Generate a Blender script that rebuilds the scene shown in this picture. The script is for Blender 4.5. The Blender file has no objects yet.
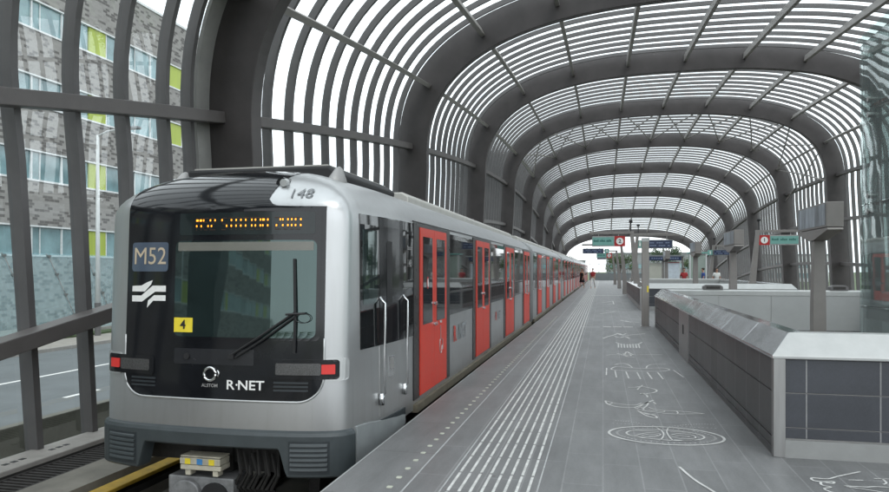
import bpy, bmesh, math, random
from mathutils import Vector, Matrix
R = math.radians
rnd = random.Random(7)
scene = bpy.context.scene
col = scene.collection

# ------------------------------------------------------------------ helpers
class MB:
    """collects geometry; build() links it as one mesh object"""
    def __init__(s):
        s.v = []; s.f = []; s.mi = []
    def face(s, pts, m=0):
        i = len(s.v); s.v += [tuple(p) for p in pts]; s.f.append(tuple(range(i, i + len(pts)))); s.mi.append(m)
    def grid(s, rows, m=0, closed=False, flip=False):
        i = len(s.v); n = len(rows[0])
        for r in rows: s.v += [tuple(p) for p in r]
        for a in range(len(rows) - 1):
            for b in range(n if closed else n - 1):
                q = (i + a*n + b, i + a*n + (b+1) % n, i + (a+1)*n + (b+1) % n, i + (a+1)*n + b)
                s.f.append(q[::-1] if flip else q); s.mi.append(m)
        return i
    def box(s, x0, x1, y0, y1, z0, z1, m=0, mat=None):
        p = [Vector((x, y, z)) for z in (z0, z1) for y in (y0, y1) for x in (x0, x1)]
        if mat: p = [mat @ q for q in p]
        i = len(s.v); s.v += [tuple(q) for q in p]
        for q in ((0,2,3,1),(4,5,7,6),(0,1,5,4),(2,6,7,3),(0,4,6,2),(1,3,7,5)):
            s.f.append(tuple(i + k for k in q)); s.mi.append(m)
    def sweep(s, secs, m=0, cap=True, closed=True):
        """secs: list of closed section loops"""
        i = s.grid(secs, m, closed)
        n = len(secs[0])
        if cap:
            s.f.append(tuple(range(i, i+n))[::-1]); s.mi.append(m)
            k = i + (len(secs)-1)*n
            s.f.append(tuple(range(k, k+n))); s.mi.append(m)
    def bar(s, a, b, w, h=None, m=0, w2=None, h2=None):
        a = Vector(a); b = Vector(b); d = (b-a).normalized(); h = h or w
        up = Vector((0,0,1)) if abs(d.z) < .95 else Vector((0,1,0))
        x = d.cross(up).normalized(); y = x.cross(d).normalized()
        w2 = w2 or w; h2 = h2 or h
        f = lambda c, w, h: [c + x*w/2*i + y*h/2*j for i, j in ((-1,-1),(1,-1),(1,1),(-1,1))]
        s.sweep([f(a, w, h), f(b, w2, h2)], m)
    def tube(s, pts, r, n=8, m=0, r2=None):
        pts = [Vector(p) for p in pts]; secs = []
        for k, p in enumerate(pts):
            d = (pts[min(k+1, len(pts)-1)] - pts[max(k-1, 0)]).normalized()
            up = Vector((0,0,1)) if abs(d.z) < .9 else Vector((0,1,0))
            x = d.cross(up).normalized(); y = x.cross(d)
            rr = r if r2 is None else r + (r2-r)*k/(len(pts)-1)
            secs.append([p + x*rr*math.cos(2*math.pi*j/n) + y*rr*math.sin(2*math.pi*j/n) for j in range(n)])
        s.sweep(secs, m)
    def prism(s, poly, axis, a, b, m=0):
        """poly of 2-D points extruded along axis x/y/z from a to b"""
        f = {'x': lambda p, t: (t, p[0], p[1]), 'y': lambda p, t: (p[0], t, p[1]), 'z': lambda p, t: (p[0], p[1], t)}[axis]
        s.sweep([[f(p, a) for p in poly], [f(p, b) for p in poly]], m)
    def blob(s, c, rx, ry, rz, m=0, n=8):
        rows = []
        for i in range(n+1):
            t = math.pi*i/n
            rows.append([(c[0]+rx*max(math.sin(t), .02)*math.cos(2*math.pi*j/(2*n)), c[1]+ry*max(math.sin(t), .02)*math.sin(2*math.pi*j/(2*n)), c[2]-rz*math.cos(t)) for j in range(2*n)])
        s.grid(rows, m, True)
    def ribbon(s, pts, w, z, m=0):
        """flat line on the floor"""
        pts = [Vector((p[0], p[1], z)) for p in pts]; L = []; Rr = []
        for k, p in enumerate(pts):
            d = (pts[min(k+1, len(pts)-1)] - pts[max(k-1, 0)]); d.z = 0; d.normalize()
            nx = Vector((-d.y, d.x, 0))*w/2
            L.append(p+nx); Rr.append(p-nx)
        s.grid([Rr, L], m)
    def build(s, name, mats, parent=None, smooth=False, bevel=0, fix=True):
        me = bpy.data.meshes.new(name); me.from_pydata(s.v, [], s.f)
        if not isinstance(mats, (list, tuple)): mats = [mats]
        for m in mats: me.materials.append(m)
        for p, i in zip(me.polygons, s.mi): p.material_index = i
        if fix:
            bm = bmesh.new(); bm.from_mesh(me)
            if smooth: bmesh.ops.remove_doubles(bm, verts=bm.verts, dist=1e-4)
            bmesh.ops.recalc_face_normals(bm, faces=bm.faces); bm.to_mesh(me); bm.free()
        if smooth:
            for p in me.polygons: p.use_smooth = True
        o = bpy.data.objects.new(name, me); col.objects.link(o)
        if parent: o.parent = parent
        if bevel:
            b = o.modifiers.new('bevel', 'BEVEL'); b.width = bevel; b.segments = 2; b.limit_method = 'ANGLE'; b.angle_limit = R(40)
        return o

def tag(o, label=None, cat=None, group=None, kind=None):
    if label: o['label'] = label
    if cat: o['category'] = cat
    if group: o['group'] = group
    if kind: o['kind'] = kind
    return o
def thing(name, label, cat, loc=(0,0,0), rz=0, group=None):
    o = bpy.data.objects.new(name, None); col.objects.link(o); o.location = loc; o.rotation_euler = (0,0,rz); o.empty_display_size = .2
    return tag(o, label, cat, group)
def copy_tree(o, parent=None):
    c = o.copy(); col.objects.link(c)
    if parent: c.parent = parent
    for ch in list(o.children): copy_tree(ch, c)
    return c
def smooth_line(pts, n=6):
    """Catmull-Rom through points"""
    P = [Vector(p) for p in pts]; out = []
    for i in range(len(P)-1):
        p0 = P[max(i-1,0)]; p1 = P[i]; p2 = P[i+1]; p3 = P[min(i+2, len(P)-1)]
        for k in range(n):
            t = k/n
            out.append(.5*((2*p1)+(-p0+p2)*t+(2*p0-5*p1+4*p2-p3)*t*t+(-p0+3*p1-3*p2+p3)*t**3))
    out.append(P[-1]); return out

# ------------------------------------------------------------------ materials
def nodes_of(name):
    m = bpy.data.materials.new(name); m.use_nodes = True
    return m, m.node_tree.nodes, m.node_tree.links, m.node_tree.nodes['Principled BSDF']
def mat(name, c, rough=.5, metal=0, var=.15, scale=6, bump=0, spec=.5, stretch=None, rvar=.1, coat=0):
    m, N, L, B = nodes_of(name)
    tc = N.new('ShaderNodeTexCoord'); mp = N.new('ShaderNodeMapping'); L.new(tc.outputs['Object'], mp.inputs['Vector'])
    if stretch: mp.inputs['Scale'].default_value = stretch
    no = N.new('ShaderNodeTexNoise'); no.inputs['Scale'].default_value = scale; no.inputs['Detail'].default_value = 6; no.inputs['Roughness'].default_value = .65
    L.new(mp.outputs[0], no.inputs['Vector'])
    r = N.new('ShaderNodeValToRGB'); L.new(no.outputs['Fac'], r.inputs['Fac'])
    r.color_ramp.elements[0].position = .3; r.color_ramp.elements[1].position = .7
    r.color_ramp.elements[0].color = (*[x*(1-var) for x in c], 1); r.color_ramp.elements[1].color = (*[min(1, x*(1+var)) for x in c], 1)
    L.new(r.outputs['Color'], B.inputs['Base Color'])
    mr = N.new('ShaderNodeMapRange'); L.new(no.outputs['Fac'], mr.inputs['Value'])
    mr.inputs['To Min'].default_value = max(.02, rough-rvar); mr.inputs['To Max'].default_value = min(1, rough+rvar)
    L.new(mr.outputs[0], B.inputs['Roughness'])
    B.inputs['Metallic'].default_value = metal; B.inputs['Specular IOR Level'].default_value = spec
    if coat: B.inputs['Coat Weight'].default_value = coat; B.inputs['Coat Roughness'].default_value = .05
    if bump:
        b = N.new('ShaderNodeBump'); b.inputs['Strength'].default_value = bump; b.inputs['Distance'].default_value = .02
        L.new(no.outputs['Fac'], b.inputs['Height']); L.new(b.outputs[0], B.inputs['Normal'])
    return m
def glass(name, tint=(.9,.95,.94), rough=.0, refl=1.0, base_refl=.04, wave=0, solid=0, solid_col=(.6,.65,.65)):
    m = bpy.data.materials.new(name); m.use_nodes = True; N = m.node_tree.nodes; L = m.node_tree.links; N.clear()
    o = N.new('ShaderNodeOutputMaterial'); tr = N.new('ShaderNodeBsdfTransparent'); tr.inputs[0].default_value = (*tint, 1)
    gl = N.new('ShaderNodeBsdfGlossy'); gl.inputs['Roughness'].default_value = rough
    fr = N.new('ShaderNodeFresnel'); fr.inputs['IOR'].default_value = 1.5
    ma = N.new('ShaderNodeMath'); ma.operation = 'MULTIPLY'; ma.inputs[1].default_value = refl; ma.use_clamp = True
    L.new(fr.outputs[0], ma.inputs[0])
    mx = N.new('ShaderNodeMixShader'); L.new(ma.outputs[0], mx.inputs[0]); L.new(tr.outputs[0], mx.inputs[1]); L.new(gl.outputs[0], mx.inputs[2])
    last = mx
    if solid:
        df = N.new('ShaderNodeBsdfDiffuse'); df.inputs[0].default_value = (*solid_col, 1)
        m2 = N.new('ShaderNodeMixShader'); m2.inputs[0].default_value = solid
        L.new(mx.outputs[0], m2.inputs[1]); L.new(df.outputs[0], m2.inputs[2]); last = m2
    L.new(last.outputs[0], o.inputs[0])
    if wave:
        no = N.new('ShaderNodeTexNoise'); no.inputs['Scale'].default_value = 1.3; tc = N.new('ShaderNodeTexCoord'); L.new(tc.outputs['Object'], no.inputs['Vector'])
        b = N.new('ShaderNodeBump'); b.inputs['Strength'].default_value = wave; b.inputs['Distance'].default_value = .05
        L.new(no.outputs['Fac'], b.inputs['Height']); L.new(b.outputs[0], gl.inputs['Normal'])
    return m
def emit(name, c, s):
    m, N, L, B = nodes_of(name)
    B.inputs['Base Color'].default_value = (*c, 1); B.inputs['Emission Color'].default_value = (*c, 1); B.inputs['Emission Strength'].default_value = s
    return m

M = {}
def dirty_silver():
    """metallic silver with faint vertical run-off streaks and road grime near the foot"""
    m, N, L, B = nodes_of('silver_paint')
    tc = N.new('ShaderNodeTexCoord'); mp = N.new('ShaderNodeMapping'); mp.inputs['Scale'].default_value = (9,9,.6); L.new(tc.outputs['Object'], mp.inputs[0])
    n1 = N.new('ShaderNodeTexNoise'); n1.inputs['Scale'].default_value = 1.6; n1.inputs['Detail'].default_value = 5; L.new(mp.outputs[0], n1.inputs['Vector'])
    n2 = N.new('ShaderNodeTexNoise'); n2.inputs['Scale'].default_value = 2.6; n2.inputs['Detail'].default_value = 7; n2.inputs['Roughness'].default_value = .7; L.new(tc.outputs['Object'], n2.inputs['Vector'])
    sp = N.new('ShaderNodeSeparateXYZ'); L.new(tc.outputs['Object'], sp.inputs[0])
    zr = N.new('ShaderNodeMapRange'); L.new(sp.outputs['Z'], zr.inputs['Value']); zr.inputs['From Min'].default_value = -.1; zr.inputs['From Max'].default_value = .55; zr.inputs['To Min'].default_value = .75; zr.inputs['To Max'].default_value = 0
    a = N.new('ShaderNodeMath'); a.operation = 'MULTIPLY'; L.new(zr.outputs[0], a.inputs[0]); L.new(n2.outputs['Fac'], a.inputs[1])
    s1 = N.new('ShaderNodeMapRange'); L.new(n1.outputs['Fac'], s1.inputs['Value']); s1.inputs['From Min'].default_value = .5; s1.inputs['From Max'].default_value = .8; s1.inputs['To Max'].default_value = .14
    b = N.new('ShaderNodeMath'); b.operation = 'ADD'; b.use_clamp = True; L.new(a.outputs[0], b.inputs[0]); L.new(s1.outputs[0], b.inputs[1])
    mx = N.new('ShaderNodeMix'); mx.data_type = 'RGBA'; L.new(b.outputs[0], mx.inputs['Factor']); mx.inputs['A'].default_value = (.49,.50,.505,1); mx.inputs['B'].default_value = (.24,.225,.205,1)
    L.new(mx.outputs['Result'], B.inputs['Base Color']); B.inputs['Metallic'].default_value = .78
    rr_ = N.new('ShaderNodeMapRange'); L.new(n2.outputs['Fac'], rr_.inputs['Value']); rr_.inputs['To Min'].default_value = .24; rr_.inputs['To Max'].default_value = .40
    L.new(rr_.outputs[0], B.inputs['Roughness'])
    return m
M['arch'] = mat('arch_paint', (.070,.063,.063), .5, .1, .2, 1.1)
M['rib'] = mat('rib_paint', (.13,.125,.126), .5, .1, .12, 1.5)
M['purlin'] = mat('purlin_paint', (.30,.285,.272), .5, .1, .12, 1.5)
M['rail'] = mat('rail_paint', (.12,.11,.107), .45, .1, .12, 2)
M['roofglass'] = glass('roof_glass', (.94,.975,.98), .0, .13)
M['silver'] = dirty_silver()
M['roofsilver'] = mat('roof_silver', (.47,.46,.43), .45, .4, .12, 3)
M['mask'] = mat('black_mask', (.009,.010,.012), .10, 0, .3, 3, rvar=.03, spec=.42)
M['darkglass'] = mat('dark_window', (.008,.010,.011), .03, 0, .3, 2, rvar=.01, spec=.5); M['darkglass'].node_tree.nodes['Principled BSDF'].inputs['IOR'].default_value = 1.75
M['wind'] = mat('windscreen_glass', (.012,.020,.020), .03, 0, .3, 2, rvar=.01, spec=.5); M['wind'].node_tree.nodes['Principled BSDF'].inputs['IOR'].default_value = 1.85; M['wind'].node_tree.nodes['Principled BSDF'].inputs['Specular Tint'].default_value = (.72,.95,.92,1)
M['red'] = mat('door_red', (.60,.046,.026), .38, 0, .06, 4, rvar=.06, spec=.3)
M['bumper'] = mat('bumper_grey', (.047,.057,.061), .42, .1, .12, 6)
M['skirtgrey'] = mat('skirt_grey', (.27,.29,.295), .45, .2, .1, 5)
M['bumperdark'] = mat('grille_dark', (.022,.028,.032), .5, 0, .2, 8)
M['black'] = mat('black_rubber', (.012,.012,.013), .6, 0, .25, 8)
M['under'] = mat('underframe', (.02,.019,.018), .8, .1, .5, 10, bump=.3)
M['chrome'] = mat('polished_steel', (.72,.73,.74), .2, 1, .06, 6)
M['steel'] = mat('brushed_steel', (.34,.34,.335), .38, 1, .10, 30, stretch=(1,1,.05))
M['capsteel'] = mat('cap_steel', (.56,.57,.58),   .13, 1, .22, 2.4, bump=.05, rvar=.06, stretch=(1,.6,1))
M['dullsteel'] = mat('dull_steel', (.34,.335,.33), .5, .5, .1, 6)
M['white'] = mat('white_mark', (.78,.78,.76), .6, 0, .06, 30)
M['paintline'] = mat('floor_line', (.50,.50,.487), .65, 0, .28, 9)
M['faintline'] = mat('faint_line', (.34,.345,.345), .7, 0, .2, 14)
M['stud'] = mat('stud_cream', (.44,.45,.38), .6, 0, .1, 20)
M['wellwall'] = mat('white_panel', (.35,.36,.36), .45, 0, .05, 2)
M['capwhite'] = mat('pale_cap', (.40,.41,.405), .35, .3, .08, 4)
M['plinth'] = mat('plinth_grey', (.27,.275,.27), .5, .2, .08, 5)
M['poststeel'] = mat('post_steel', (.26,.245,.23), .4, .7, .12, 8, stretch=(1,1,.15))
M['yellowsign'] = mat('sticker_yellow', (.78,.62,.04), .5, 0, .05, 10)
M['rail3'] = mat('rail_cover_yellow', (.42,.27,.03), .6, 0, .3, 5)
M['concrete'] = mat('concrete', (.25,.235,.21), .85, 0, .2, 3, bump=.2)
M['bed'] = mat('track_bed', (.20,.19,.165), .9, 0, .25, 2, bump=.2)
M['barrier'] = mat('barrier_concrete', (.17,.165,.14), .85, 0, .3, 1.6, bump=.2)
M['asphalt'] = mat('asphalt', (.135,.15,.155), .85, 0, .14, .8, bump=.05)
M['grate'] = mat('grate', (.045,.042,.04), .7, .3, .3, 6)
M['curb'] = mat('curb', (.30,.285,.265), .8, 0, .15, 5, bump=.1)
M['column'] = mat('column_paint', (.22,.205,.195), .5, .1, .08, 3)
M['signgreen'] = mat('sign_teal', (.16,.36,.32), .5, 0, .06, 5)
M['signgreendk'] = mat('sign_text_green', (.03,.14,.12), .5, 0, .06, 5)
M['signred'] = mat('sign_red', (.40,.018,.018), .5, 0, .06, 5)
M['blue'] = mat('display_blue', (.016,.028,.075), .3, 0, .15, 5)
M['bluetext'] = mat('display_text', (.16,.20,.30), .5, 0, .1, 5)
M['poster'] = mat('poster_white', (.62,.68,.75), .4, 0, .15, 4)
M['panelcream'] = mat('cream_panel', (.50,.50,.44), .5, 0, .06, 4)
M['lens_red'] = emit('red_lens', (.62,.035,.03), .06)
M['lens_dark'] = mat('smoked_lens', (.055,.055,.055), .2, 0, .5, 90, spec=.8)
M['led'] = emit('led_orange', (1.0,.33,.02), 2.2)
M['leddim'] = mat('led_dim', (.05,.02,.008), .5)
M['greytext'] = mat('grey_text', (.16,.17,.18), .5)
M['tantext'] = mat('tan_text', (.52,.43,.31), .5)
M['linepanel'] = mat('line_panel', (.075,.10,.14), .12, 0, .1, 4)
M['trim'] = mat('pale_trim', (.52,.53,.53), .32, .6, .05, 4)
M['liftglass'] = glass('lift_glass', (.88,.94,.93), .0, .8, wave=.03, solid=.10)
M['fenceglass'] = glass('barrier_glass', (.78,.90,.92), .0, .7, solid=.30, solid_col=(.45,.62,.66))
M['wallglass'] = glass('wall_glass', (.90,.94,.93), .0, 1.0, solid=.03)
M['skin'] = mat('skin', (.42,.24,.17), .55, 0, .06, 10)
M['hair'] = mat('hair', (.03,.02,.015), .6, 0, .3, 40)
M['cloth_black'] = mat('cloth_black', (.014,.014,.016), .85, 0, .3, 20)
M['cloth_red'] = mat('cloth_red', (.34,.03,.035), .85, 0, .2, 20)
M['cloth_white'] = mat('cloth_white', (.66,.66,.64), .85, 0, .1, 20)
M['cloth_blue'] = mat('cloth_blue', (.04,.08,.26), .85, 0, .2, 20)
M['cloth_grey'] = mat('cloth_grey', (.16,.16,.17), .85, 0, .2, 20)
M['lime'] = mat('lime_panel', (.36,.44,.06), .5, 0, .12, 3, stretch=(1,1,.05))
M['winframe'] = mat('window_frame', (.66,.68,.68), .5)
M['offglass'] = mat('office_glass', (.17,.28,.30), .08, 0, .45, .5, spec=.9, rvar=.02)
M['bark'] = mat('bark', (.06,.05,.04), .9, 0, .3, 6, bump=.4)
M['stone'] = mat('pale_stone', (.42,.38,.32), .8, 0, .15, 4)
M['grassm'] = mat('grass', (.055,.085,.03), .95, 0, .4, 2.5)
M['pave'] = mat('pavement', (.30,.28,.25), .9, 0, .15, 3)
M['farwall'] = mat('far_wall', (.33,.35,.37), .8, 0, .12, .3)
M['fargrey'] = mat('far_grey', (.20,.215,.22), .6, 0, .15, .8)
M['farwhite'] = mat('far_white', (.62,.64,.64), .6, 0, .1, .8)

def leafmat(name, c):
    m, N, L, B = nodes_of(name)
    oi = N.new('ShaderNodeNewGeometry'); r = N.new('ShaderNodeValToRGB')
    L.new(oi.outputs['Random Per Island'], r.inputs['Fac'])
    r.color_ramp.elements[0].color = (*[x*.5 for x in c], 1); r.color_ramp.elements[1].color = (*[x*1.5 for x in c], 1)
    L.new(r.outputs[0], B.inputs['Base Color']); B.inputs['Roughness'].default_value = .7
    return m
M['leaf'] = leafmat('leaf_green', (.05,.085,.03)); M['leaf2'] = leafmat('leaf_dark', (.035,.065,.03))

def tiles(name, base, joint, w, h, mortar, uaxis, vaxis, rough=.45, var=.12, offset=.5, bumpy=.3, sq=1.0, stain=.15, uoff=0):
    """brick texture laid in object space; u runs along the brick, v across the rows"""
    m, N, L, B = nodes_of(name)
    tc = N.new('ShaderNodeTexCoord'); sp = N.new('ShaderNodeSeparateXYZ'); cb = N.new('ShaderNodeCombineXYZ')
    L.new(tc.outputs['Object'], sp.inputs[0])
    ua = N.new('ShaderNodeMath'); ua.operation = 'ADD'; ua.inputs[1].default_value = uoff; L.new(sp.outputs[uaxis], ua.inputs[0]); L.new(ua.outputs[0], cb.inputs['X']); L.new(sp.outputs[vaxis], cb.inputs['Y'])
    br = N.new('ShaderNodeTexBrick'); L.new(cb.outputs[0], br.inputs['Vector'])
    br.inputs['Scale'].default_value = 1; br.inputs['Brick Width'].default_value = w; br.inputs['Row Height'].default_value = h
    br.inputs['Mortar Size'].default_value = mortar; br.inputs['Mortar Smooth'].default_value = .1; br.offset = offset; br.inputs['Bias'].default_value = 0
    br.inputs['Color1'].default_value = (*[x*(1-var) for x in base], 1); br.inputs['Color2'].default_value = (*[x*(1+var) for x in base], 1)
    br.inputs['Mortar'].default_value = (*joint, 1)
    no = N.new('ShaderNodeTexNoise'); no.inputs['Scale'].default_value = .9; no.inputs['Detail'].default_value = 8; no.inputs['Roughness'].default_value = .7
    L.new(tc.outputs['Object'], no.inputs['Vector'])
    mr = N.new('ShaderNodeMapRange'); L.new(no.outputs['Fac'], mr.inputs['Value']); mr.inputs['From Min'].default_value = .3; mr.inputs['From Max'].default_value = .7
    mr.inputs['To Min'].default_value = 1-stain; mr.inputs['To Max'].default_value = 1+stain
    n2 = N.new('ShaderNodeTexNoise'); n2.inputs['Scale'].default_value = 60; n2.inputs['Detail'].default_value = 3; L.new(tc.outputs['Object'], n2.inputs['Vector'])
    m2 = N.new('ShaderNodeMapRange'); L.new(n2.outputs['Fac'], m2.inputs['Value']); m2.inputs['To Min'].default_value = .82; m2.inputs['To Max'].default_value = 1.18
    mu = N.new('ShaderNodeMath'); mu.operation = 'MULTIPLY'; L.new(mr.outputs[0], mu.inputs[0]); L.new(m2.outputs[0], mu.inputs[1])
    vm = N.new('ShaderNodeVectorMath'); vm.operation = 'SCALE'; L.new(br.outputs['Color'], vm.inputs[0]); L.new(mu.outputs[0], vm.inputs['Scale'])
    L.new(vm.outputs[0], B.inputs['Base Color'])
    rr = N.new('ShaderNodeMapRange'); L.new(no.outputs['Fac'], rr.inputs['Value']); rr.inputs['To Min'].default_value = rough-.12; rr.inputs['To Max'].default_value = rough+.12
    L.new(rr.outputs[0], B.inputs['Roughness'])
    if bumpy:
        b = N.new('ShaderNodeBump'); b.inputs['Strength'].default_value = bumpy; b.inputs['Distance'].default_value = .004; b.invert = True
        L.new(br.outputs['Fac'], b.inputs['Height']); L.new(b.outputs[0], B.inputs['Normal'])
    return m
M['floor'] = tiles('platform_tiles', (.142,.144,.145), (.20,.202,.203), .9, .304, .006, 'Y', 'X', .48, .08, 0.33, .2)
M['edge'] = tiles('edge_slabs', (.142,.143,.144), (.085,.085,.085), 1.2, 4.0, .006, 'Y', 'X', .5, .05, 0, .2)
M['slateY'] = tiles('slate_side', (.058,.057,.058), (.19,.19,.19), .62, 3.0, .006, 'Y', 'Z', .42, .2, 0, .3)
M['slateX'] = tiles('slate_front', (.048,.052,.062), (.22,.22,.22), .58, 3.0, .006, 'X', 'Z', .42, .12, 0, .3, 1, .25, .31)
def wear(m, amount=.5):
    """dark gum spots and scuffs multiplied into a floor material"""
    N = m.node_tree.nodes; L = m.node_tree.links; B = N['Principled BSDF']; src = B.inputs['Base Color'].links[0].from_socket
    tc = N.new('ShaderNodeTexCoord'); vo = N.new('ShaderNodeTexVoronoi'); vo.inputs['Scale'].default_value = 2.3; L.new(tc.outputs['Object'], vo.inputs['Vector'])
    r = N.new('ShaderNodeMapRange'); L.new(vo.outputs['Distance'], r.inputs['Value']); r.inputs['From Min'].default_value = .035; r.inputs['From Max'].default_value = .055; r.inputs['To Min'].default_value = 1-amount; r.inputs['To Max'].default_value = 1
    mp = N.new('ShaderNodeMapping'); mp.inputs['Scale'].default_value = (3.5,.7,1); mp.inputs['Rotation'].default_value = (0,0,.15); L.new(tc.outputs['Object'], mp.inputs[0])
    no = N.new('ShaderNodeTexNoise'); no.inputs['Scale'].default_value = 1.4; no.inputs['Detail'].default_value = 9; no.inputs['Roughness'].default_value = .75; L.new(mp.outputs[0], no.inputs['Vector'])
    r2 = N.new('ShaderNodeMapRange'); L.new(no.outputs['Fac'], r2.inputs['Value']); r2.inputs['From Min'].default_value = .32; r2.inputs['From Max'].default_value = .68; r2.inputs['To Min'].default_value = .80; r2.inputs['To Max'].default_value = 1.16
    mu = N.new('ShaderNodeMath'); mu.operation = 'MULTIPLY'; L.new(r.outputs[0], mu.inputs[0]); L.new(r2.outputs[0], mu.inputs[1])
    vm = N.new('ShaderNodeVectorMath'); vm.operation = 'SCALE'; L.new(src, vm.inputs[0]); L.new(mu.outputs[0], vm.inputs['Scale']); L.new(vm.outputs[0], B.inputs['Base Color'])
wear(M['floor'], .45); wear(M['edge'], .3)
def facade_mat():
    m, N, L, B = nodes_of('brick_pattern')
    tc = N.new('ShaderNodeTexCoord'); sp = N.new('ShaderNodeSeparateXYZ'); L.new(tc.outputs['Object'], sp.inputs[0])
    cb = N.new('ShaderNodeCombineXYZ'); L.new(sp.outputs['Y'], cb.inputs['X']); L.new(sp.outputs['Z'], cb.inputs['Y'])
    def brick(w, h, off, o):
        br = N.new('ShaderNodeTexBrick'); ad = N.new('ShaderNodeVectorMath'); ad.inputs[1].default_value = o; L.new(cb.outputs[0], ad.inputs[0]); L.new(ad.outputs[0], br.inputs['Vector'])
        br.inputs['Scale'].default_value = 1; br.inputs['Brick Width'].default_value = w; br.inputs['Row Height'].default_value = h; br.inputs['Mortar Size'].default_value = .008
        br.offset = off; br.offset_frequency = 2
        br.inputs['Color1'].default_value = (0,0,0,1); br.inputs['Color2'].default_value = (1,1,1,1); br.inputs['Mortar'].default_value = (.5,.5,.5,1)
        return br
    b1 = brick(.34, .15, .62, (0,0,0)); b2 = brick(.80, .26, .33, (.3,.13,0))
    no = N.new('ShaderNodeTexNoise'); no.inputs['Scale'].default_value = 1.1; L.new(cb.outputs[0], no.inputs['Vector'])
    a = N.new('ShaderNodeMath'); a.operation = 'MULTIPLY_ADD'; L.new(b2.outputs['Color'], a.inputs[0]); a.inputs[1].default_value = .12; L.new(b1.outputs['Color'], a.inputs[2])
    a2 = N.new('ShaderNodeMath'); a2.operation = 'MULTIPLY_ADD'; L.new(no.outputs['Fac'], a2.inputs[0]); a2.inputs[1].default_value = .25; L.new(a.outputs[0], a2.inputs[2])
    r = N.new('ShaderNodeValToRGB'); L.new(a2.outputs[0], r.inputs['Fac']); r.color_ramp.interpolation = 'LINEAR'
    e = r.color_ramp.elements; e[0].position = .44; e[0].color = (.115,.108,.103,1); e[1].position = .50; e[1].color = (.245,.235,.222,1)
    k = e.new(.9); k.color = (.29,.28,.265,1)
    L.new(r.outputs[0], B.inputs['Base Color']); B.inputs['Roughness'].default_value = .85
    return m
M['brickpat'] = facade_mat()

# ------------------------------------------------------------------ camera, light, world
TH = math.atan2(158.5, 690)
cam = bpy.data.cameras.new('camera'); co = bpy.data.objects.new('camera', cam); col.objects.link(co)
co.location = (0, 0, 1.65); co.rotation_euler = (R(90), 0, TH)
cam.sensor_width = 36; cam.lens = 36*690/889; cam.shift_y = 23.5/889; cam.clip_end = 3000; cam.clip_start = .05
scene.camera = co
w = bpy.data.worlds.new('World'); scene.world = w; w.use_nodes = True
N = w.node_tree.nodes; L = w.node_tree.links; bg = N['Background']
sky = N.new('ShaderNodeTexSky'); sky.sky_type = 'NISHITA'; sky.sun_disc = False
SUN_EL, SUN_AZ = R(52), R(150)
sky.sun_elevation = SUN_EL; sky.sun_rotation = SUN_AZ
tc = N.new('ShaderNodeTexCoord'); no = N.new('ShaderNodeTexNoise'); no.inputs['Scale'].default_value = 2.2; no.inputs['Detail'].default_value = 6; no.inputs['Roughness'].default_value = .6
L.new(tc.outputs['Generated'], no.inputs['Vector'])
rp = N.new('ShaderNodeValToRGB'); L.new(no.outputs['Fac'], rp.inputs['Fac'])
rp.color_ramp.elements[0].position = .25; rp.color_ramp.elements[0].color = (.78,.78,.78,1); rp.color_ramp.elements[1].position = .62; rp.color_ramp.elements[1].color = (1,1,1,1)
mx = N.new('ShaderNodeMix'); mx.data_type = 'RGBA'; L.new(rp.outputs[0], mx.inputs['Factor'])
L.new(sky.outputs[0], mx.inputs['A']); mx.inputs['B'].default_value = (17.5,18.4,19.0,1)
L.new(mx.outputs['Result'], bg.inputs['Color']); bg.inputs['Strength'].default_value = .122
sl = bpy.data.lights.new('sun', 'SUN'); so = bpy.data.objects.new('sun', sl); col.objects.link(so)
sl.energy = .7; sl.angle = R(14); sl.color = (1, .96, .9)
sd = Vector((math.sin(SUN_AZ)*math.cos(SUN_EL), math.cos(SUN_AZ)*math.cos(SUN_EL), math.sin(SUN_EL)))
so.rotation_euler = sd.to_track_quat('Z', 'Y').to_euler()
scene.view_settings.view_transform = 'Standard'; scene.view_settings.look = 'None'; scene.view_settings.exposure = 0
scene.cycles.max_bounces = 8; scene.cycles.transparent_max_bounces = 32; scene.cycles.diffuse_bounces = 3; scene.cycles.glossy_bounces = 4
scene.cycles.use_denoising = True
scene.cycles.caustics_reflective = False; scene.cycles.caustics_refractive = False

# ------------------------------------------------------------------ ground and setting
def struct(name, mb, m, parent=None, **k):
    o = mb.build(name, m, parent, **k)
    if not parent: o['kind'] = 'structure'
    return o
b = MB(); b.face([(-600,-600,-1.6),(600,-600,-1.6),(600,900,-1.6),(-600,900,-1.6)]); struct('ground', b, M['grassm'])
b = MB(); b.face([(-20.6,-200,-1.5),(-8.9,-200,-1.5),(-8.9,500,-1.5),(-20.6,500,-1.5)]); road = struct('road', b, M['asphalt'])
b = MB(); b.face([(-16.15,-60,-1.495),(-16.0,-60,-1.495),(-16.0,300,-1.495),(-16.15,300,-1.495)])
y = -20
while y < 200:
    b.face([(-12.95,y,-1.495),(-12.8,y,-1.495),(-12.8,y+1.2,-1.495),(-12.95,y+1.2,-1.495)]); y += 4.3
b.build('lane_marking', M['white'], road)
b = MB(); b.box(-20.75,-20.6,-200,500,-1.6,-1.36); b.build('road_kerb', M['curb'], road, bevel=.02)
b = MB(); b.box(-29.0,-20.75,-200,500,-1.6,-1.38); struct('pavement', b, M['pave'])
b = MB(); b.box(-24.4,-23.0,-200,500,-1.38,-1.30); struct('verge', b, M['grassm'])
# hall ground: track beds
b = MB(); b.box(-7.2,16,-60,160,-1.75,-1.22); struct('track_bed', b, M['bed'])
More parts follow.
